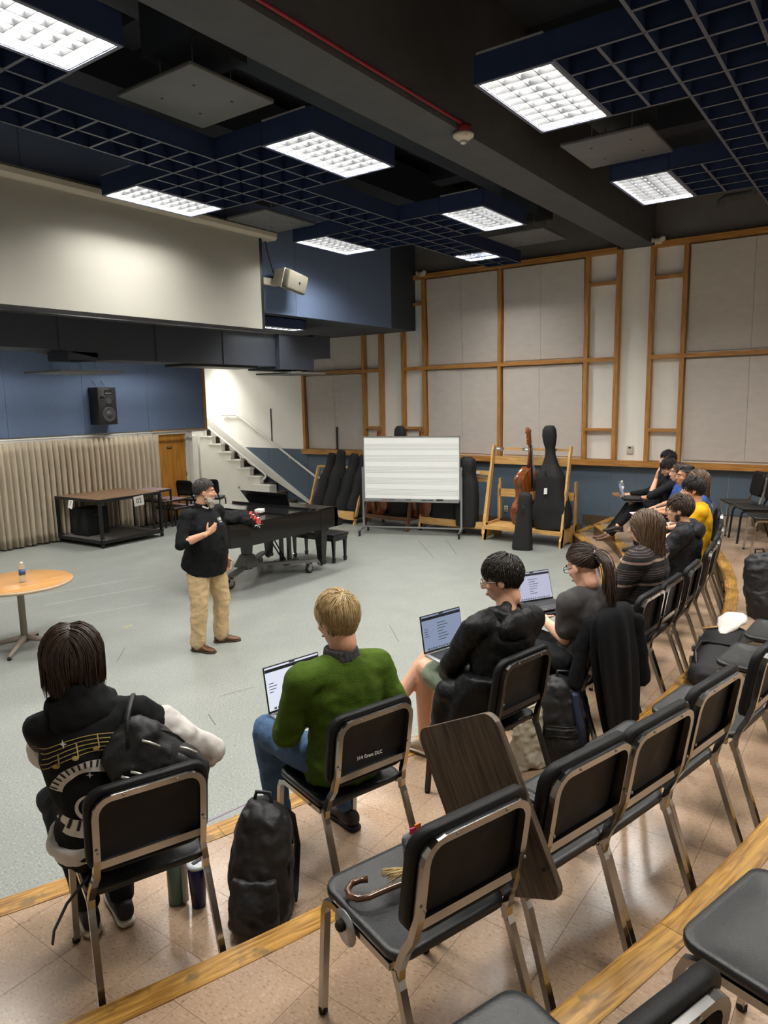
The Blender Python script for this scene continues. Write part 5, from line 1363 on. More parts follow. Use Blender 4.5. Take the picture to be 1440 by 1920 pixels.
for k in range(5): decal('staff_print', *band(-.20, .86, .185+.013*k, .1875+.013*k, -5, -62, 14), GOLD, .003)
for (x, z) in ((-.26, .895), (-.20, .925), (-.13, .945), (-.07, .935), (-.02, .905)):
    decal('note_print', [(x+.011*math.cos(q), -.25, z+.008*math.sin(q)) for q in [2*PI*k/8 for k in range(8)]]+[(x+.008, -.25, z), (x+.012, -.25, z), (x+.012, -.25, z+.045), (x+.008, -.25, z+.045)], [tuple(range(8)), (8, 9, 10, 11)], GOLD, .004)
for (x, z) in ((-.03, .965), (-.09, .87), (-.23, .97), (-.16, .855), (.0, .93)):
    decal('star_print', [(x, -.25, z+.014), (x-.004, -.25, z), (x, -.25, z-.014), (x+.004, -.25, z), (x-.012, -.25, z), (x, -.25, z+.004), (x+.012, -.25, z), (x, -.25, z-.004)], [(0, 1, 2, 3), (4, 5, 6, 7)], KEYW, .004)
decal('hem_key_print', *band(-.10, 1.10, .42, .485, -128, -62, 26), KEYW, .003)
decal('hem_key_print', *band(-.10, 1.10, .42, .46, -127, -63, 52, 3), KEYB, .005)
for k in range(6):
    x, z = .105+.014*k, .965-.017*k
    decal('sleeve_key_print', [(x, -.25, z), (x+.006, -.25, z-.007), (x-.026, -.25, z-.047), (x-.032, -.25, z-.040)], [(0, 1, 2, 3)], KEYB, .004)

# ---- person in green
loc, a = at_seat('G')
J = seated(hip=(0, .17, .555), waist=(.01, .16, .71), chest=(.012, .17, .88), neck=(.012, .18, 1.03), head=(.012, .20, 1.19), hf=(-.15, 1, -.22), shL=(-.185, .18, .955), shR=(.20, .16, .945), elL=(-.235, .25, .705), elR=(.275, .10, .70), wrL=(-.13, .43, .67), wrR=(.13, .36, .65),
    knL=(-.15, .60, .565), knR=(.14, .56, .53), anL=(-.13, .54, .10), anR=(.20, .44, .09), tdL=(-.1, 1, 0))
PG, HG = person('person with short blond hair in a green wool sweater using a laptop', loc, a, J, 'fair', WD_M, GREEN, sleeve=1.75, pants=DENIM, pant_len=1.9, shoe=mat('dark_boot', '2a1d16', .6), hem=.075, top_name='sweater', wr=.014, limb=1.04, sleeve_r=1.1)
hair(PG, HG, mat('hair_blond_streaked', '8d7346', .42, col2='c9b083', vscale=55, stretch=(3, 3, .35)), 2200, .13, 'crown', wave=.10, seed=8, lift=.012, width=.0034, hairline=(.45, -.15, -1.0), lenf=lambda v: 1+.5*max(0, -v.y))
mb = MB(); n_ = J['neck']; mb.rings([(n_+V(0, -.006, -.02), (.082, 0, 0), (0, .080, 0)), (n_+V(0, -.004, .035), (.074, 0, 0), (0, .072, 0))])
blob(mb, 'shirt_collar', mat('floral_navy', '171a24', .8, col2='4c4a44', vscale=90), PG, .008, 2)
mb = MB(); mb.rings([(n_+V(0, -.006, -.05), (.092, 0, 0), (0, .088, 0)), (n_+V(0, -.006, -.012), (.088, 0, 0), (0, .084, 0))]); blob(mb, 'sweater_neckband', GREEN, PG, .008, 2)

# ---- person in the black hooded jacket, legs crossed, shorts
loc, a = at_seat('M')
J = seated(hip=(.05, .17, .555), waist=(.06, .14, .71), chest=(.085, .12, .89), neck=(.10, .12, 1.04), head=(.115, .165, 1.20), hf=(-.55, 1, -.25), shL=(-.09, .17, .97), shR=(.28, .08, .965), elL=(-.10, .34, .72), elR=(.31, .22, .70), wrL=(.0, .46, .60), wrR=(.20, .45, .63),
    hpL=(-.04, .18, .545), hpR=(.13, .18, .545), knL=(-.0, .63, .60), knR=(.10, .66, .66), anL=(.08, .72, .10), anR=(-.16, .76, .36), tdL=(-.1, 1, 0), tdR=(-.6, .8, 0), hdL=(.35, .9, -.3), hnL=(0, -.3, -1), htL=(1, 0, .3), curlL=.45)
PM, HM = person('person with dark hair and glasses in an open black hooded jacket, bare crossed legs', loc, a, J, 'fair', WD_M, BLACKJKT, sleeve=1.92, pants=SAGE, pant_len=.80, shoe=SNEAK, sole=OFFW, hem=.14, top_name='jacket', wr=.012, limb=1.0, sleeve_r=1.06, body_voxel=.007, glasses=STEEL, brow=HAIR['dark'])
hair(PM, HM, HAIR['dark'], 1700, .075, 'crown', wave=.2, seed=9, lift=.014, hairline=(.5, -.12, -.62))
mb = MB(); n_ = J['neck']
mb.ell(n_+V(.0, -.085, -.075), .155, .05, .085); mb.ell(n_+V(-.085, -.01, -.01), .04, .085, .045); mb.ell(n_+V(.09, -.01, -.015), .042, .085, .045); mb.cone(n_+V(-.05, -.03, .02), .03, n_+V(.0, .0, .035), .03)
blob(mb, 'hood', BLACKJKT, PM, .010, 4, .012, .06)
mb = MB(); mb.rings([(V(.04, .14, .72), (.21, 0, 0), (0, .14, 0)), (V(.02, .20, .56), (.23, 0, 0), (0, .18, 0)), (V(-.06, .26, .44), (.17, 0, 0), (0, .12, 0))]); mb.cone((-.16, .30, .60), .07, (-.19, .34, .38), .05)
blob(mb, 'jacket_skirt', BLACKJKT, PM, .012, 4, .016, .09)

# ---- person with a ponytail
loc, a = at_seat('P')
J = seated(hip=(.04, .16, .555), waist=(.04, .12, .70), chest=(.03, .10, .85), neck=(.03, .10, .985), head=(.04, .145, 1.125), hf=(.25, 1, -.42), shL=(-.12, .14, .925), shR=(.18, .07, .925), elL=(-.11, .17, .695), elR=(.29, .22, .70), wrL=(.09, .44, .715), wrR=(.28, .42, .72),
    knL=(-.03, .60, .54), knR=(.17, .60, .54), hdL=(.75, .65, 0), hdR=(.1, 1, 0), htL=(.6, -.7, .2), htR=(-1, .1, 0), hnL=(0, 0, -1), curlL=.25, curlR=.3)
PP, HPt = person('person with a long brown ponytail and glasses in a charcoal T-shirt', loc, a, J, 'fair', WD_F, CHARCOAL, sleeve=.72, pants=DARKPANT, pant_len=1.95, shoe=SNK_B, sole=OFFW, hem=.08, wr=.012, body_voxel=.007, glasses=BLACK, brow=HAIR['dark'], sleeve_r=1.12, top_name='t_shirt')
C, F, U, S_ = HPt; tie = C-F*.115+U*.045
hair(PP, HPt, HAIR['brown'], 1500, .16, 'back', seed=12, lift=.012, tie=tie, tail=.36, hairline=(.45, -.25, -.85))
mb = MB(); mb.lathe([(.022, -.012), (.026, 0), (.022, .012)], 12, M4(rot_to(-F), tie-F*.006)); mb.build('hair_clip', mat('cream_clip', 'd8cdb8', .5), PP)
mb = MB(); w0 = J['wrL']; ddw = (J['wrL']-J['elL']).normalized(); mb.lathe([(.031, -.012), (.034, 0), (.031, .012)], 16, M4(rot_to(ddw), w0-ddw*.025)); mb.build('wristband', OFFW, PP)

# ---- striped long-haired person
def stripes():
    m = bpy.data.materials.new('striped_knit'); m.use_nodes = True; MATS['striped_knit'] = m; nt = m.node_tree; b = nt.nodes['Principled BSDF']; b.inputs['Roughness'].default_value = .9
    tc = nt.nodes.new('ShaderNodeTexCoord'); sx = nt.nodes.new('ShaderNodeSeparateXYZ'); nt.links.new(tc.outputs['Object'], sx.inputs[0])
    mt = nt.nodes.new('ShaderNodeMath'); mt.operation = 'MULTIPLY'; mt.inputs[1].default_value = 1/.165; nt.links.new(sx.outputs[2], mt.inputs[0])
    fr = nt.nodes.new('ShaderNodeMath'); fr.operation = 'FRACT'; nt.links.new(mt.outputs[0], fr.inputs[0])
    r = nt.nodes.new('ShaderNodeValToRGB'); cr = r.color_ramp; cr.interpolation = 'CONSTANT'
    dk, lt, md = (*hx('161517'), 1), (*hx('8d7567'), 1), (*hx('5d4f48'), 1)
    cr.elements[0].position = 0; cr.elements[0].color = lt; cr.elements[1].position = .10; cr.elements[1].color = dk
    for p, c in ((.30, md), (.325, dk), (.40, md), (.425, dk), (.50, md), (.525, dk), (.60, md), (.625, dk), (.70, md), (.725, dk)):
        e = cr.elements.new(p); e.color = c
    nt.links.new(fr.outputs[0], r.inputs[0]); nt.links.new(r.outputs[0], b.inputs['Base Color']); return m
loc, a = at_seat('B4')
J = seated(hip=(.04, .18, .56), waist=(.05, .15, .72), chest=(.05, .12, .91), neck=(.05, .125, 1.065), head=(.06, .15, 1.215), hf=(-.25, 1, -.10), shL=(-.15, .13, 1.0), shR=(.24, .11, 1.0), elL=(-.21, .25, .76), elR=(.31, .22, .76), wrL=(-.08, .45, .70), wrR=(.15, .44, .70))
PS, HS_ = person('long-haired person in a black knit shirt with tan stripes', loc, a, J, 'fair', [(w_*1.12, d_*1.12) for w_, d_ in WD_M], stripes(), sleeve=1.3, pants=BEIGE, pant_len=1.9, shoe=SNK_B, sole=OFFW, hem=.12, wr=.014, limb=1.12, sleeve_r=1.2, brow=HAIR['brown'])
hair(PS, HS_, mat('hair_lightbrown', '5d4733', .45, var=.4, vscale=60, stretch=(3, 3, .4)), 1800, .44, 'down', wave=.16, seed=15, lift=.024, width=.0035, hairline=(.5, -.1, -.7), part=.1)

# ---- glasses and raincoat
loc, a = at_seat('B6')
J = seated(hip=(0, .17, .56), waist=(0, .14, .71), chest=(-.01, .13, .89), neck=(-.01, .13, 1.04), head=(-.01, .19, 1.175), hf=(-.10, 1, -.03), elL=(-.24, .30, .76), wrL=(-.10, .52, .72), wrR=(.05, .52, .72), hdL=(.2, 1, 0), hdR=(-.1, 1, 0))
PJ, HJ = person('person with brown hair, sideburns and glasses in a dark hooded raincoat', loc, a, J, 'fair', [(w_*1.08, d_*1.1) for w_, d_ in WD_M], DARKJKT, sleeve=1.8, pants=DARKPANT, pant_len=1.9, shoe=SNK_B, sole=OFFW, hem=.12, wr=.012, limb=1.1, sleeve_r=1.15, glasses=BLACK, brow=HAIR['dark'], top_name='raincoat', folds=.09)
hair(PJ, HJ, HAIR['brown'], 1100, .085, 'forward', seed=17, lift=.014, hairline=(.45, -.22, -.62))
mb = MB(); n_ = J['neck']; mb.ell(n_+V(.0, -.09, -.045), .15, .065, .07); mb.ell(n_+V(-.09, -.01, .0), .05, .08, .045); mb.ell(n_+V(.09, -.01, 0), .05, .08, .045); blob(mb, 'hood', DARKJKT, PJ, .010, 4, .012, .06)
C, F, U, S_ = HJ; mb = MB(); R3 = Matrix((S_, F, U)).transposed()
for q in (-1, 1): mb.ell(C+F*.012-U*.07+S_*q*.060, .008, .022, .034, R3)
mb.build('sideburns', HAIR['brown'], PJ)

# ---- yellow shirt
loc, a = at_seat('B8')
J = seated(hip=(0, .17, .56), waist=(0, .13, .72), chest=(0, .13, .90), neck=(0, .14, 1.05), head=(0, .20, 1.20), hf=(-.15, 1, -.08), elL=(-.22, .24, .76), elR=(.22, .22, .76))
PY, HY = person('person with dark swept hair in a bright yellow T-shirt', loc, a, J, 'warm', WD_M, YELLOW, sleeve=.7, pants=DARKPANT, pant_len=1.9, shoe=SNK_B, sole=OFFW, hem=.08, wr=.014, sleeve_r=1.12, brow=HAIR['dark'], top_name='t_shirt')
hair(PY, HY, HAIR['black'], 1100, .095, 'forward', seed=19, lift=.016, hairline=(.42, -.1, -.55))

# ---- further along the row
loc, a = at_seat('B9')
J = seated(head=(.0, .17, 1.205), hf=(-.2, 1, .0))
PB, HB = person('person with very long wavy light brown hair in blue', loc, a, J, 'fair', WD_F, BLUE_C, sleeve=.7, pants=DARKPANT, pant_len=1.9, shoe=SNK_B, brow=HAIR['red'])
hair(PB, HB, HAIR['red'], 1000, .52, 'down', wave=.18, seed=21, lift=.026, width=.0045, hairline=(.45, -.1, -.7))
loc, a = at_seat('B10')
J = seated(head=(-.02, .20, 1.165), hf=(-.25, 1, .02), wrL=(-.06, .42, .70), wrR=(.06, .42, .70), hdL=(.3, 1, .2), hdR=(-.3, 1, .2))
PN, HN = person('person with dark tied-back hair in a black shirt with small white print', loc, a, J, 'tan', WD_F, BLACK_CLOTH, sleeve=.8, pants=DARKPANT, pant_len=1.9, shoe=BROWN_L, sole=OFFW, brow=HAIR['black'])
C, F, U, S_ = HN; hair(PN, HN, HAIR['black'], 500, .15, 'back', seed=23, lift=.008, tie=C-F*.11+U*.01, tail=.06, hairline=(.48, -.15, -.55))
MB().box(-.06, .0, .275, .28, .86, .90).build('shirt_print', WHITE_PAPER, PN)
loc, a = at_seat('B11')
J = seated(head=(0, .17, 1.16), hf=(-.1, 1, .0))
PO, HO = person('mostly hidden dark-haired person in blue between two seated people', loc, a, J, 'warm', WD_F, BLUE_C, sleeve=.8, pants=DARKPANT, pant_len=1.9, brow=HAIR['dark'], body_voxel=.011)
hair(PO, HO, HAIR['brown'], 350, .2, 'down', seed=25, lift=.015, hairline=(.5, -.1, -.6))
loc, a = at_seat('B12')
J = seated(head=(-.02, .22, 1.17), hf=(-.35, 1, -.45), chest=(0, .15, .89), neck=(0, .16, 1.03), elL=(-.17, .46, .80), wrL=(-.06, .38, 1.02), elR=(.24, .34, .74), wrR=(.05, .60, .72), hdL=(.05, -.12, 1), hnL=(.3, -1, .0), htL=(1, 0, 0), curlL=.25, knR=(.05, .60, .62), anR=(-.05, .86, .36))
PHm, HH = person('dark-haired bearded person holding a hand at the mouth, looking down', loc, a, J, 'warm', WD_M, FAB('navy_jacket', '17191f'), sleeve=1.25, pants=DARKPANT, pant_len=1.9, shoe=SNK_B, brow=HAIR['black'], body_voxel=.008)
hair(PHm, HH, HAIR['black'], 500, .07, 'crown', seed=27, lift=.018, hairline=(.5, -.15, -.6))
C, F, U, S_ = HH; mb = MB(); R3 = Matrix((S_, F, U)).transposed()
for (f, u, sd, a_, b, c) in ((.055, -.10, 0, .042, .036, .03), (.03, -.08, .045, .022, .04, .035), (.03, -.08, -.045, .022, .04, .035)): mb.ell(C+F*f+U*u+S_*sd, a_, b, c, R3)
blob(mb, 'beard', HAIR['black'], PHm, .007, 2)
loc, a = at_seat('B13')
J = seated(head=(0, .12, 1.235), hf=(-.2, 1, 0), elL=(-.22, .40, .80), wrL=(-.15, .66, .74), knL=(-.02, .62, .52), knR=(.14, .62, .52), anL=(.08, .88, .10), anR=(.24, .90, .10))
PK, HK = person('dark-haired person in black at the far end, mostly hidden', loc, a, J, 'warm', WD_M, BLACK_CLOTH, sleeve=1.85, pants=DARKPANT, pant_len=1.9, shoe=BROWN_L, sole=TAN_S, body_voxel=.011)
hair(PK, HK, HAIR['black'], 450, .07, 'crown', seed=29, lift=.02, hairline=(.45, -.15, -.6))

# ================================================================== SMALL THINGS
def seat_xf(key):
    loc, a = at_seat(key); return Matrix.Translation(loc) @ Matrix.Rotation(a, 4, 'Z')
ALU = mat('laptop_silver', 'b9babc', .35, .7); DKALU = mat('laptop_space_grey', '4a4b4e', .4, .6); KEYS = mat('laptop_keys', '1b1b1d', .5)
SCR = emit('screen_white', 'dfe4f2', .42); SCR2 = emit('screen_lilac', 'b7b8cf', .42); SCR3 = emit('screen_dim', '8f9cb8', .36); INK = mat('screen_ink', '3c4250', .6); BAR = mat('screen_bar', '23262e', .5)
def laptop(M, w_, label, shell_m, scr, open_deg=105, doc=True):
    t = empty('laptop', (0, 0, 0), 0, label, 'laptop', 'open laptops in use'); t.matrix_world = M
    d = w_*.69
    MB().rbox(-w_/2, w_/2, -d, 0, 0, .014, .005, 2).build('base', shell_m, t)
    MB().box(-w_*.43, w_*.43, -d*.52, -d*.08, .0141, .0155).build('keyboard', KEYS, t); MB().box(-w_*.18, w_*.18, -d*.94, -d*.60, .0141, .0148).build('trackpad', shell_m, t)
    L = TR(0, .002, .012, R_(90-open_deg)*-1*0+R_(open_deg-90)*-1, 0, 0)
    L = Matrix.Translation((0, .002, .012)) @ Matrix.Rotation(R_(90-open_deg)*1.0, 4, 'X')
    lid = MB().rbox(-w_/2, w_/2, -.003, .004, 0, d, .003, 2, L).build('lid', BLACK, t)
    MB().box(-w_/2+.006, w_/2-.006, -.0042, -.0032, .012, d-.006, L).build('screen', scr, lid)
    y = -.005
    MB().box(-w_/2+.006, w_/2-.006, y, -.0041, d-.03, d-.014, L).build('menu_bar', BAR, lid); MB().box(-.016, .016, y-.0004, -.0041, d-.012, d-.006, L).build('camera_notch', BLACK, lid)
    mb = MB(); rnd = random.Random(int(w_*1000)+7)
    for k in range(7):
        z = d*.72-k*.016; mb.box(-w_*.12, -w_*.12+rnd.uniform(.03, .10), y, -.0043, z, z+.0035, L)
    for k in range(4): mb.box(-w_*.44, -w_*.44+rnd.uniform(.015, .05), y, -.0043, d*.62-k*.014, d*.62-k*.014+.0035, L)
    mb.build('text_lines', INK, lid)['kind'] = 'stuff'
    mb = MB()
    for k in range(13): mb.box(-w_*.40+k*w_*.063, -w_*.40+k*w_*.063+w_*.042, y, -.0043, .015, .015+w_*.035, L)
    mb.build('dock_icons', mat('dock_mix', '9aa0ab', .5, col2='3d4b66', vscale=160), lid)
    return t
laptop(seat_xf('G') @ TR(.015, .585, .640, 0, 0, R_(4)), .33, 'silver laptop with a bright document on the lap of the person in green', ALU, SCR, 100)
laptop(seat_xf('M') @ TR(.065, .535, .715, R_(4), 0, R_(-4)), .31, 'silver laptop with a dimmer screen on the crossed legs of the black jacket wearer', ALU, SCR3, 104)
laptop(seat_xf('P') @ TR(.33, .64, .735, 0, 0, R_(-22)), .30, 'dark grey laptop in front of the person with the ponytail', DKALU, SCR2, 108)
laptop(seat_xf('B12') @ TR(.02, .78, .745, 0, 0, R_(-10)), .32, 'dark laptop seen edge-on in front of the far end of the row', BLACK, SCR3, 112)

# tablet arms that carry the far laptop, the near laptop and the bottle
def tablet_arm(key, x, y, z, label, m, r=(.30, .26)):
    t = empty('writing_tablet', (0, 0, 0), 0, label, 'writing tablet', 'writing tablets on chairs'); t.matrix_world = seat_xf(key)
    MB().prism([(x+px, y+py) for px, py in rrect(r[0], r[1], .08, 6)], z-.018, z).build('tablet', m, t)
    MB().tube([(x*.5+.12, y-.02, z-.02), (.232, .30, z-.05), (.234, .26, .42)], .011, 8).build('support_arm', STEEL, t)
BRL = wood('brown_laminate', '5b4028', '86643f', .4, axis=0)
tablet_arm('P', .33, .55, .732, 'dark tablet arm under the laptop of the person with the ponytail', BLACK_POLY, (.36, .27))
tablet_arm('B12', .02, .67, .742, 'dark tablet arm under the farthest laptop', BLACK_POLY, (.36, .27))
tablet_arm('B13', .08, .72, .72, 'round-cornered brown tablet arm carrying a small clear bottle', BRL, (.36, .27))
M = seat_xf('B13') @ TR(.02, .74, .721)
t = empty('water_bottle', M.translation, 0, 'small clear bottle on the brown tablet arm at the far end', 'bottle')
MB().lathe([(.028, 0), (.032, .006), (.032, .14), (.026, .17), (.015, .185)], 16).build('body', glass('clear_pet_b', 'dfe6e2', .15), t); MB().lathe([(.017, .183), (.017, .2), (.012, .202)], 12).build('cap', WHITE_PAPER, t); MB().lathe([(.0328, .06), (.0328, .12)], 16).build('label_band', WHITE_PAPER, t)
t = empty('notebook', (0, 0, 0), 0, 'open pinkish notebook on the knees in the middle of the row', 'notebook'); t.matrix_world = seat_xf('B10') @ TR(.12, .62, .63, 0, 0, R_(20))
MB().box(-.2, .0, -.14, .14, 0, .012, TR(0, 0, 0, 0, R_(4))).build('page', mat('pink_paper', 'd8c4c6', .7), t); MB().box(.0, .2, -.14, .14, 0, .012, TR(0, 0, 0, 0, R_(-4))).build('page', MATS['pink_paper'], t)

# --- backpacks
NYL = mat('backpack_nylon', '141416', .55, var=.15, vscale=10, bump=.2, bscale=250); NYN = mat('backpack_navy', '1b2740', .6, var=.12, vscale=10)
SILV = mat('silver_pull', 'd0cfc8', .3, .6)
def backpack(M, label, w_=.30, d=.18, h=.46, m=NYL, panel=None, straps=True, pulls=0, voxel=.009, n='backpack', handle=True):
    t = empty(n, (0, 0, 0), 0, label, 'backpack', 'backpacks on the floor and on shoulders'); t.matrix_world = M
    mb = MB(); mb.rings([((0, 0, 0), (w_*.44, 0, 0), (0, d*.42, 0)), ((0, 0, .03), (w_*.5, 0, 0), (0, d*.5, 0)), ((0, .0, h*.45), (w_*.5, 0, 0), (0, d*.5, 0)), ((0, .01, h*.75), (w_*.46, 0, 0), (0, d*.42, 0)), ((0, .02, h*.93), (w_*.36, 0, 0), (0, d*.30, 0)), ((0, .025, h), (w_*.2, 0, 0), (0, d*.16, 0))], 24)
    b = blob(mb, 'main_body', m, t, voxel, 3, .016, .06)
    mb = MB(); mb.rings([((0, -d*.42, .03), (w_*.40, 0, 0), (0, d*.20, 0)), ((0, -d*.46, h*.25), (w_*.41, 0, 0), (0, d*.22, 0)), ((0, -d*.42, h*.48), (w_*.36, 0, 0), (0, d*.14, 0))], 18); blob(mb, 'front_pocket', m, t, voxel, 3, .014, .05)
    if panel: 
        mb = MB(); mb.rings([((w_*.27, -d*.44, .05), (w_*.07, 0, 0), (0, d*.14, 0)), ((w_*.25, -d*.46, h*.5), (w_*.075, 0, 0), (0, d*.14, 0)), ((w_*.16, -d*.30, h*.88), (w_*.065, 0, 0), (0, d*.12, 0))], 12); blob(mb, 'side_panel', panel, t, voxel, 2)
        for k in range(4): MB().tube([(-w_*.36, -d*.60+.01, h*(.16+.12*k)), (0, -d*.68+.008, h*(.155+.12*k)), (w_*.2, -d*.62+.008, h*(.16+.12*k))], .006, 6).build('quilt_seam', BLACK, t)
    if handle: MB().tube([(-.04, .02, h*.97), (-.03, .03, h+.035), (.03, .03, h+.035), (.04, .02, h*.97)], .009, 8).build('carry_handle', BLACK, t)
    if straps:
        for s in (-1, 1): MB().tube([(s*w_*.2, d*.42, h*.9), (s*w_*.3, d*.75, h*.75), (s*w_*.36, d*.85, h*.45), (s*w_*.38, d*.6, h*.12), (s*w_*.40, d*.4, h*.06)], .016, 8, flat=.35).build('shoulder_strap', NYL, t)
    zp = MB(); zp.tube([(w_*.47*math.cos(q), -d*.12, h*.50+h*.40*math.sin(q)) for q in [R_(-10+200*k/14) for k in range(15)]], .004, 5); zp.build('zip', BLACK, t)
    for k in range(pulls):
        x = (-.08, -.05, .05, .11)[k]; z = (.72, .68, .80, .46)[k]*h
        MB().tube([(x, -d*.55, z+.02), (x+.012, -d*.64, z), (x+.022, -d*.64, z-.04)], .0045, 6).build('zip_pull', SILV, t)
    return t
backpack(Matrix.Translation((1.865, 2.01, TIERS[1][1])) @ Matrix.Rotation(R_(-62), 4, 'Z') @ Matrix.Rotation(R_(-6), 4, 'X'), 'bulky black backpack standing on the tier floor between two front row chairs', .27, .24, .50)
backpack(seat_xf('W') @ TR(.175, .05, .69, R_(-6), R_(-40), R_(4)), 'black backpack with silver zip pulls slung on the back of the hoodie wearer', .28, .15, .38, pulls=4, straps=False, handle=False)
backpack(Matrix.Translation((3.86, 1.50, TIERS[1][1])) @ Matrix.Rotation(R_(-58), 4, 'Z'), 'quilted black and navy backpack on the floor under the fleece-draped chair', .33, .22, .50, panel=NYN)
backpack(Matrix.Translation((6.95, .80, TIERS[2][1])) @ Matrix.Rotation(R_(-80), 4, 'Z') @ Matrix.Rotation(R_(-12), 4, 'Y'), 'large black backpack at the right picture edge on the second tier', .36, .26, .58)
# straps of the worn backpack
M = seat_xf('W'); t = [o for o in bpy.data.objects if o.name.startswith('backpack') and o.parent is None and 'slung' in o.get('label', '')][0]
Mi = t.matrix_world.inverted() @ M if False else None
def local_tube(root, pts, r, name, m, flat=1.0):
    inv = root.matrix_world.inverted() @ M; MB().tube([inv @ Vector(p) for p in pts], r, 8, flat=flat).build(name, m, root)
local_tube(t, [(-.035, .055, .93), (-.02, .10, 1.02), (.02, .18, 1.062), (.045, .27, 1.0), (.06, .31, .85)], .024, 'shoulder_strap', NYL, .45)
local_tube(t, [(-.12, .02, .80), (-.15, .03, .68), (-.13, .04, .60)], .014, 'shoulder_strap', NYL, .4)
local_tube(t, [(-.20, .02, .52), (-.28, .0, .46), (-.33, -.03, .40), (-.34, -.04, .36)], .010, 'loose_strap', NYL, .35)
# tote bag
t = empty('tote_bag', (3.63, 1.63, TIERS[1][1]), R_(-40), 'slumped cream canvas tote bag on the tier floor', 'bag')
mb = MB(); mb.rings([((0, 0, 0), (.11, 0, 0), (0, .05, 0)), ((0, 0, .03), (.12, 0, 0), (0, .06, 0)), ((.01, 0, .2), (.11, 0, 0), (0, .05, 0)), ((.02, .01, .34), (.10, 0, 0), (0, .03, 0)), ((.03, .02, .38), (.08, 0, 0), (0, .02, 0))], 18); blob(mb, 'bag_body', FAB('cream_canvas', 'b9b19c', var=.06, vscale=8), t, .009, 2, .03, .05)
MB().tube([(-.05, 0, .36), (-.06, .02, .46), (.06, .02, .46), (.08, 0, .36)], .008, 6).build('strap', MATS['cream_canvas'], t)
# small bag on the second tier by the yellow shirt
t = empty('small_bag', (9.55, 1.95, TIERS[2][1]), R_(30), 'small black bag with a loose strap behind the yellow shirt', 'bag')
mb = MB(); mb.rings([((0, 0, 0), (.15, 0, 0), (0, .09, 0)), ((0, 0, .12), (.14, 0, 0), (0, .09, 0)), ((0, 0, .22), (.08, 0, 0), (0, .04, 0))], 16); blob(mb, 'bag_body', NYL, t, .010, 2, .02, .05)
MB().tube([(.1, 0, .2), (.25, -.05, .25), (.42, -.1, .18), (.36, -.18, .12), (.2, -.1, .08)], .012, 6, flat=.4).build('strap', BLACK, t)

# --- tumblers under the chair
t = empty('drink_bottle', (1.735, 2.40, TIERS[1][1]), R_(20), 'green insulated flask with a grey handle strip under the chair', 'flask')
MB().lathe([(.03, 0), (.036, .006), (.037, .19), (.033, .205), (.02, .212)], 20).build('body', mat('sage_enamel', '4f6b5b', .4), t); MB().box(-.012, .012, -.05, -.036, .01, .2).build('handle_strip', STEEL, t); MB().lathe([(.03, .21), (.03, .235), (.02, .24)], 16).build('lid', BLACK, t)
t = empty('drink_bottle', (1.775, 2.305, TIERS[1][1]), 0, 'glossy navy tumbler with a clear lid under the chair', 'tumbler')
MB().lathe([(.028, 0), (.030, .004), (.040, .175), (.041, .19)], 24).build('body', mat('navy_gloss', '12184a', .2, .3), t); MB().lathe([(.042, .188), (.043, .196), (.038, .203), (.01, .204)], 24).build('lid', mat('clear_grey_lid', 'b9bcc0', .2), t); MB().box(-.02, .02, -.008, .008, .203, .21).build('lid_slider', BLACK, t)

# --- fleece over the chair back
t = empty('fleece_jacket', (0, 0, 0), 0, 'black fleece jacket draped over a front row chair back', 'jacket'); t.matrix_world = seat_xf('P')
lev = [(.925, 0, -.078, .10, .030), (.915, 0, -.078, .17, .055), (.88, 0, -.08, .222, .075), (.80, .0, -.085, .235, .085), (.66, .01, -.095, .245, .09), (.50, .03, -.11, .24, .08), (.34, .05, -.12, .225, .07), (.18, .07, -.125, .20, .06), (.08, .085, -.13, .17, .05), (.075, .085, -.13, .02, .01)]
vs = []; fs = []; sg = 72
for i, (z_, x_, y_, a_, b_) in enumerate(lev):
    t_ = i/(len(lev)-1); amp = .0 if i < 2 else .16*min(1, t_*1.6)
    for k in range(sg):
        q = 2*PI*k/sg; m_ = 1+amp*(math.sin(7*q+1.2*t_+.8)*.6+math.sin(11*q+2.1-t_)*.4)
        dz = .05*math.sin(2*q+1) if i >= len(lev)-2 else 0
        vs.append((x_+a_*math.cos(q)*m_, y_+b_*math.sin(q)*(m_*1.5-.5), z_+dz))
for i in range(len(lev)-1): fs += [(i*sg+k, i*sg+(k+1) % sg, (i+1)*sg+(k+1) % sg, (i+1)*sg+k) for k in range(sg)]
fs += [tuple(range(sg)), tuple((len(lev)-1)*sg+k for k in range(sg))[::-1]]
o = MB().add(vs, fs, True).build('cloth', FAB('black_fleece', '0b0c10', rough=.95), t)
sb = o.modifiers.new('soft', 'SUBSURF'); sb.levels = 1; sb.render_levels = 1
mb = MB(); mb.cone((-.16, -.02, .82), .06, (-.225, .04, .48), .045); mb.cone((.17, -.14, .80), .055, (.235, -.17, .42), .05); blob(mb, 'sleeves', MATS['black_fleece'], t, .010, 3, .012, .07)
MB().tube([(.20, -.10, .42), (.27, -.13, .43), (.30, -.14, .36), (.24, -.12, .32), (.20, -.10, .34)], .010, 6, flat=.4).build('hanging_strap', BLACK, t)

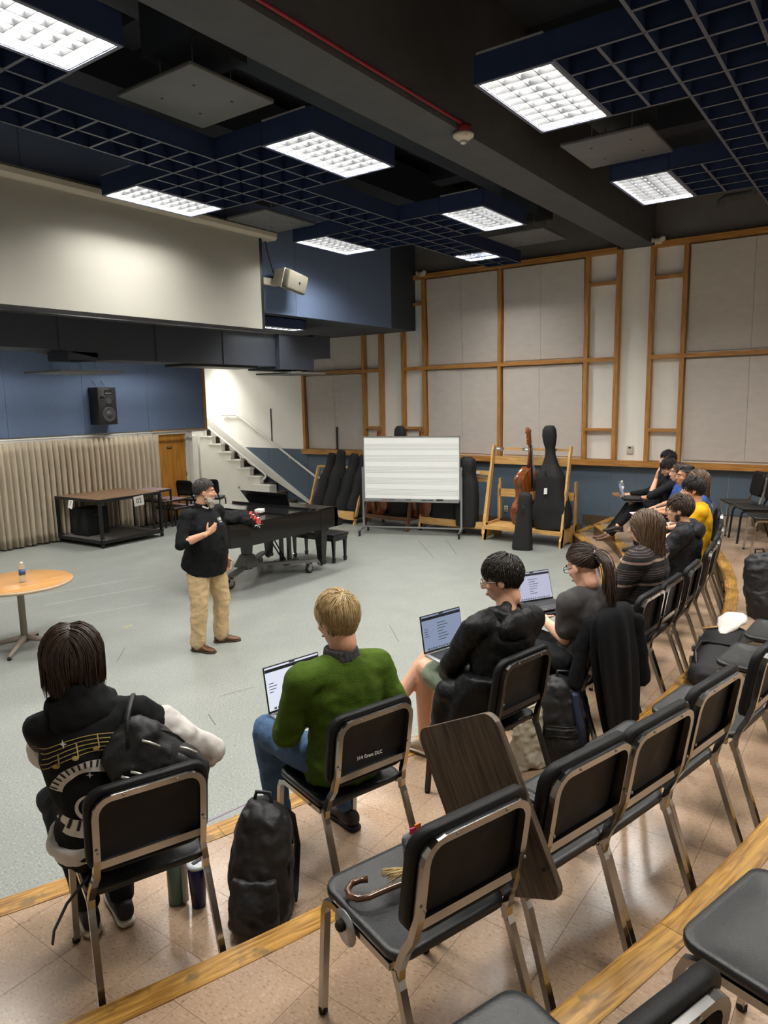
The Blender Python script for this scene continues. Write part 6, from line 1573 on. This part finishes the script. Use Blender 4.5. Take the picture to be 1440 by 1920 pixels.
# --- umbrella, brush and folder on the second-row seat
SU = seat_xf('U')
t = empty('cane_umbrella', (0, 0, 0), 0, 'umbrella with a brown wooden crook handle lying on a chair seat', 'umbrella'); t.matrix_world = SU
CANE = wood('cane_brown', '2e1a0e', '5d3a20', .25, axis=0, coat=.4)
z = .494
pts = [(-.105, .292, z), (-.125, .305, z), (-.155, .308, z), (-.182, .29, z), (-.19, .262, z), (-.178, .238, z), (-.15, .225, z), (-.08, .220, z), (.02, .208, z), (.09, .20, z)]
MB().tube(pts, .0105, 10).build('handle', CANE, t)
mb = MB()
for k in range(8):
    q = 2*PI*k/8; mb.tube([(.06, .203+.012*math.cos(q), z+.006+.012*math.sin(q)), (.10, .19+.022*math.cos(q), z+.010+.020*math.sin(q)), (.195, .17+.018*math.cos(q), z+.010+.016*math.sin(q))], [.008, .014, .010], 6)
mb.build('folded_canopy', NYL, t)
t = empty('hand_brush', (0, 0, 0), 0, 'small brush of pale bristles beside the umbrella on the seat', 'brush'); t.matrix_world = SU
rnd = random.Random(2); mb = MB()
for k in range(70):
    e = Vector((-.05+rnd.uniform(-.012, .01), .262+rnd.uniform(-.028, .028), z+rnd.uniform(-.006, .02))); mb.tube([Vector((.025, .245+rnd.uniform(-.01, .01), z+.004)), e.lerp(Vector((.025, .245, z+.004)), .5)+V(0, rnd.uniform(-.004, .004), .003), e], [.002, .002, .001], 4)
mb.build('bristles', mat('straw', 'b9a06c', .8), t); MB().tube([(.02, .246, z+.004), (.05, .24, z+.006)], .014, 8).build('ferrule', BLACK, t); MB().tube([(.05, .24, z+.006), (.14, .225, z+.004)], .009, 8).build('grip', CANE, t)
t = empty('folder', (0, 0, 0), 0, 'crumpled grey pouch with pink and orange tags on the seat', 'pouch'); t.matrix_world = SU
mb = MB(); mb.rings([((.085, .285, .480), (.045, 0, 0), (0, .012, 0)), ((.085, .29, .53), (.05, .004, 0), (0, .016, 0)), ((.085, .30, .575), (.045, -.004, 0), (0, .006, 0))], 14); blob(mb, 'pouch_body', FAB('grey_pouch', '6a6c72', var=.2, vscale=20), t, .006, 2, .012, .03)
MB().box(.085, .11, .295, .300, .575, .60).build('tag', mat('orange_tag', 'd9722a', .6), t); MB().box(.065, .087, .293, .298, .572, .595).build('tag', mat('pink_tag', 'c23a62', .6), t)

# --- instrument case with a white cloth and a drumstick on the second tier
t = empty('instrument_case', (5.45, .91, TIERS[2][1]), R_(2), 'flat black instrument case lying on the second tier floor', 'instrument case', 'soft black instrument cases')
mb = MB(); mb.rings([((-.62, .02, .10), (0, .06, 0), (0, 0, .05)), ((-.55, .02, .10), (0, .13, 0), (0, 0, .09)), ((-.1, .02, .10), (0, .17, 0), (0, 0, .095)), ((.35, .02, .10), (0, .17, 0), (0, 0, .095)), ((.5, .02, .10), (0, .12, 0), (0, 0, .07))], 20); blob(mb, 'shell', CASE, t, .012, 2)
for (x, y) in ((-.35, .16), (-.1, .19), (.15, .19)): MB().box(x-.02, x+.02, y-.006, y+.012, .12, .16).build('latch', STEEL, t)
MB().tube([(-.5, .1, .17), (-.35, .14, .21), (-.15, .14, .21), (-.05, .1, .19)], .013, 8).build('carry_handle', BLACK, t)
MB().box(-.1, .28, -.08, .16, .19, .205).build('pocket_flap', BLACK_POLY, t)
t = empty('white_cloth', (5.80, .93, TIERS[2][1]+.20), R_(10), 'crumpled white cloth on top of the flat instrument case', 'cloth')
mb = MB(); mb.rings([((-.2, .06, .0), (0, .02, 0), (0, 0, .01)), ((-.08, .03, .02), (0, .07, 0), (0, 0, .02)), ((.08, .0, .035), (0, .11, 0), (0, 0, .035)), ((.25, -.03, .03), (0, .08, 0), (0, 0, .03))], 16); blob(mb, 'fabric', WHITE_C, t, .008, 3, .012, .08)
t = empty('drum_mallet', (5.66, 1.0, TIERS[2][1]+.215), R_(0), 'pale wooden stick poking out from under the white cloth', 'stick')
MB().tube([(-.05, .10, 0), (.05, .0, .004), (.16, -.10, .01)], [.007, .009, .010], 8).build('shaft', PINE, t)

# --- folded garment and a box on the piano
PZ = .979
t = empty('folded_hoodie', (6.35, 6.95, PZ), 0, 'folded black sweatshirt with a red lion crest lying on the piano lid', 'sweatshirt')
mb = MB(); mb.rings([((-.26, .0, .05), (0, .16, 0), (0, 0, .04)), ((-.12, .0, .07), (0, .23, 0), (0, 0, .07)), ((.08, -.02, .075), (0, .24, 0), (0, 0, .075)), ((.24, -.02, .05), (0, .18, 0), (0, 0, .045)), ((.30, -.02, .04), (0, .1, 0), (0, 0, .02))], 20)
mb.cone((-.05, -.18, .06), .07, (-.1, -.27, .03), .05); mb.cone((.08, -.2, .06), .07, (.10, -.285, -.04), .045); mb.cone((.0, -.22, .05), .06, (.02, -.285, -.03), .045)
blob(mb, 'cloth', BLACK_CLOTH, t, .010, 3, .03, .07); GARM = BLOBS[-1]
LION = [(-.02, .10), (.0, .115), (.018, .105), (.012, .09), (.03, .095), (.05, .09), (.035, .078), (.02, .07), (.03, .055), (.055, .06), (.06, .045), (.035, .038), (.03, .02), (.045, .005), (.05, -.02), (.065, -.035), (.05, -.05), (.03, -.04), (.032, -.02), (.015, -.005), (.005, -.025), (.01, -.05), (.025, -.065), (-.005, -.07), (-.015, -.045), (-.02, -.015), (-.035, .0), (-.05, .02), (-.062, .015), (-.055, .035), (-.035, .035), (-.03, .05), (-.045, .06), (-.06, .058), (-.055, .075), (-.03, .072), (-.025, .085), (-.045, .095), (-.035, .105)]
RED = mat('crest_red', 'b0342f', .7)
CREST = [('lion_crest', [(x, 0, z) for x, z in LION], [tuple(range(len(LION)))], RED), ('lion_accent', [(x*.45+dx, 0, z*.4+dz) for dx, dz in ((-.02, .05), (.015, .0), (-.005, -.045), (.03, .03)) for x, z in ((-.03, 0), (0, .03), (.03, .0), (.0, -.02))], [(k*4, k*4+1, k*4+2, k*4+3) for k in range(4)], KEYW)]
t2 = empty('paper_box', (6.92, 7.12, PZ+.02), R_(20), 'small white cardboard box on the piano lid beside the sweatshirt', 'box')
MB().rbox(-.06, .06, -.05, .05, 0, .05, .003, 1).build('carton', WHITE_PAPER, t2); MB().box(-.061, .061, -.0505, .0505, .036, .038).build('lid_seam', STEEL, t2)

# --- tape marks on the grey floor
FL = bpy.data.objects['floor']
def tape(x0, y0, x1, y1, w_, m):
    d = Vector((x1-x0, y1-y0, 0)); n = Vector((-d.y, d.x, 0)).normalized()*w_/2; a, b = Vector((x0, y0, .0006)), Vector((x1, y1, .0006))
    MB().add([a-n, b-n, b+n, a+n], [(0, 1, 2, 3)]).build('floor_tape', m, FL)
CHK = mat('chalk_line', 'c9cbc6', .6); DKT = mat('dark_scuff', '55565a', .7); PUR = mat('purple_tape', '6b5270', .6); YLT = mat('yellow_tape', 'c0b060', .6)
for (p, m, w_) in (((4.2, 9.4, 6.2, 8.9), CHK, .012), ((4.6, 8.7, 6.0, 8.3), CHK, .012), ((4.4, 8.0, 5.4, 7.6), CHK, .010), ((9.5, 5.9, 10.6, 6.9), DKT, .008), ((9.9, 5.7, 10.9, 6.5), DKT, .008), ((2.2, 3.3, 4.2, 2.9), PUR, .012), ((5.4, 4.4, 5.5, 4.7), DKT, .008), ((3.9, 4.6, 4.2, 4.5), DKT, .008), ((3.3, 4.3, 3.45, 4.5), DKT, .01), ((3.5, 4.2, 3.6, 4.4), DKT, .008), ((2.9, 4.0, 3.0, 4.15), DKT, .01), ((6.6, 5.4, 6.9, 5.5), DKT, .008), ((4.6, 7.0, 4.72, 7.02), YLT, .02), ((5.9, 4.1, 6.3, 4.5), DKT, .006), ((3.9, 6.1, 4.2, 6.4), DKT, .006)):
    tape(*p, w_, m)

# ================================================================== BAKE soft shapes, then lay prints on them
from mathutils.bvhtree import BVHTree
def bake(objs):
    bpy.context.view_layer.update(); dg = bpy.context.evaluated_depsgraph_get()
    out = [(o, bpy.data.meshes.new_from_object(o.evaluated_get(dg), preserve_all_data_layers=False, depsgraph=dg)) for o in objs]
    for o, me in out: o.modifiers.clear(); o.data = me
bake(BLOBS)
def lay(parent, targets, name, vs, fs, m, off, origin_y, direction=(0, 1, 0), cuts=1):
    """project a flat print along direction onto the target meshes (all in the parent's space); faces that miss are dropped"""
    bmx = bmesh.new(); bv = [bmx.verts.new(v) for v in vs]
    for f in fs:
        try: bmx.faces.new([bv[i] for i in f])
        except ValueError: pass
    bmesh.ops.triangulate(bmx, faces=[f for f in bmx.faces if len(f.verts) > 4])
    if cuts: bmesh.ops.subdivide_edges(bmx, edges=bmx.edges[:], cuts=cuts, use_grid_fill=True)
    d = Vector(direction).normalized(); bad = []
    for v in bmx.verts:
        o = Vector(v.co)-d*.6; best = None
        for tr in targets:
            hit = tr.ray_cast(o, d)
            if hit[0] is not None and (best is None or hit[3] < best[1]): best = (hit[0], hit[3])
        if best is None: bad.append(v)
        else: v.co = best[0]-d*off
    if bad: bmesh.ops.delete(bmx, geom=bad, context='VERTS')
    me = bpy.data.meshes.new(name); bmx.to_mesh(me); bmx.free()
    return link(name, me, parent, m)
def tree(o): return BVHTree.FromPolygons([v.co for v in o.data.vertices], [tuple(p.vertices) for p in o.data.polygons])
hood_t = [tree(o) for o in PW.children if o.name.split('.')[0] in ('hoodie', 'hem_band', 'sleeves')]
for (name, vs, fs, m, off) in DECALS: lay(PW, hood_t, name, vs, fs, m, off, -.25)
gt = [tree(GARM)]
for (name, vs, fs, m) in CREST:
    lay(t, gt, name, [(x*1.15+.10, -.2-.5*0+y, z*1.15+.02) for x, y, z in [(a_, -.6+c_*0, c_) for a_, b_, c_ in vs]] if False else [(x*1.75+.06, -.30, z*1.5+.055) for x, y, z in vs], fs, m, .003, 0, (.25, .75, -.62), 2 if len(fs) > 1 else 1)
def lay_text(parent, targets, name, s_, size, m, M, direction, off=.003):
    cu = bpy.data.curves.new(name, 'FONT'); cu.body = s_; cu.size = size; cu.align_x = 'CENTER'; cu.align_y = 'CENTER'; cu.resolution_u = 2
    o = bpy.data.objects.new(name, cu); COL.objects.link(o)
    me = bpy.data.meshes.new_from_object(o.evaluated_get(bpy.context.evaluated_depsgraph_get())); bpy.data.objects.remove(o); bpy.data.curves.remove(cu)
    me.transform(M); vs = [v.co.copy() for v in me.vertices]; fs = [tuple(p.vertices) for p in me.polygons]
    return lay(parent, targets, name, vs, fs, m, off, 0, direction, 0)
lay_text(t, gt, 'crest_lettering', 'BOSTON', .085, KEYW, TR(.10, -.35, -.055) @ Matrix.Rotation(R_(70), 4, 'X'), (0, 1, -.15))
pt = [tree(o) for o in PR.children if o.name.split('.')[0] == 'shirt']
RX = Matrix.Rotation(R_(180), 4, 'Z') @ Matrix.Rotation(R_(90), 4, 'X')
lay_text(PR, pt, 'chest_logo', 'OBK', .040, WHITE_PAPER, TR(-.115, .3, 1.345) @ RX, (0, -1, 0))
lay_text(PR, pt, 'chest_logo_caption', 'MUSIC', .018, WHITE_PAPER, TR(-.115, .3, 1.318) @ RX, (0, -1, 0))
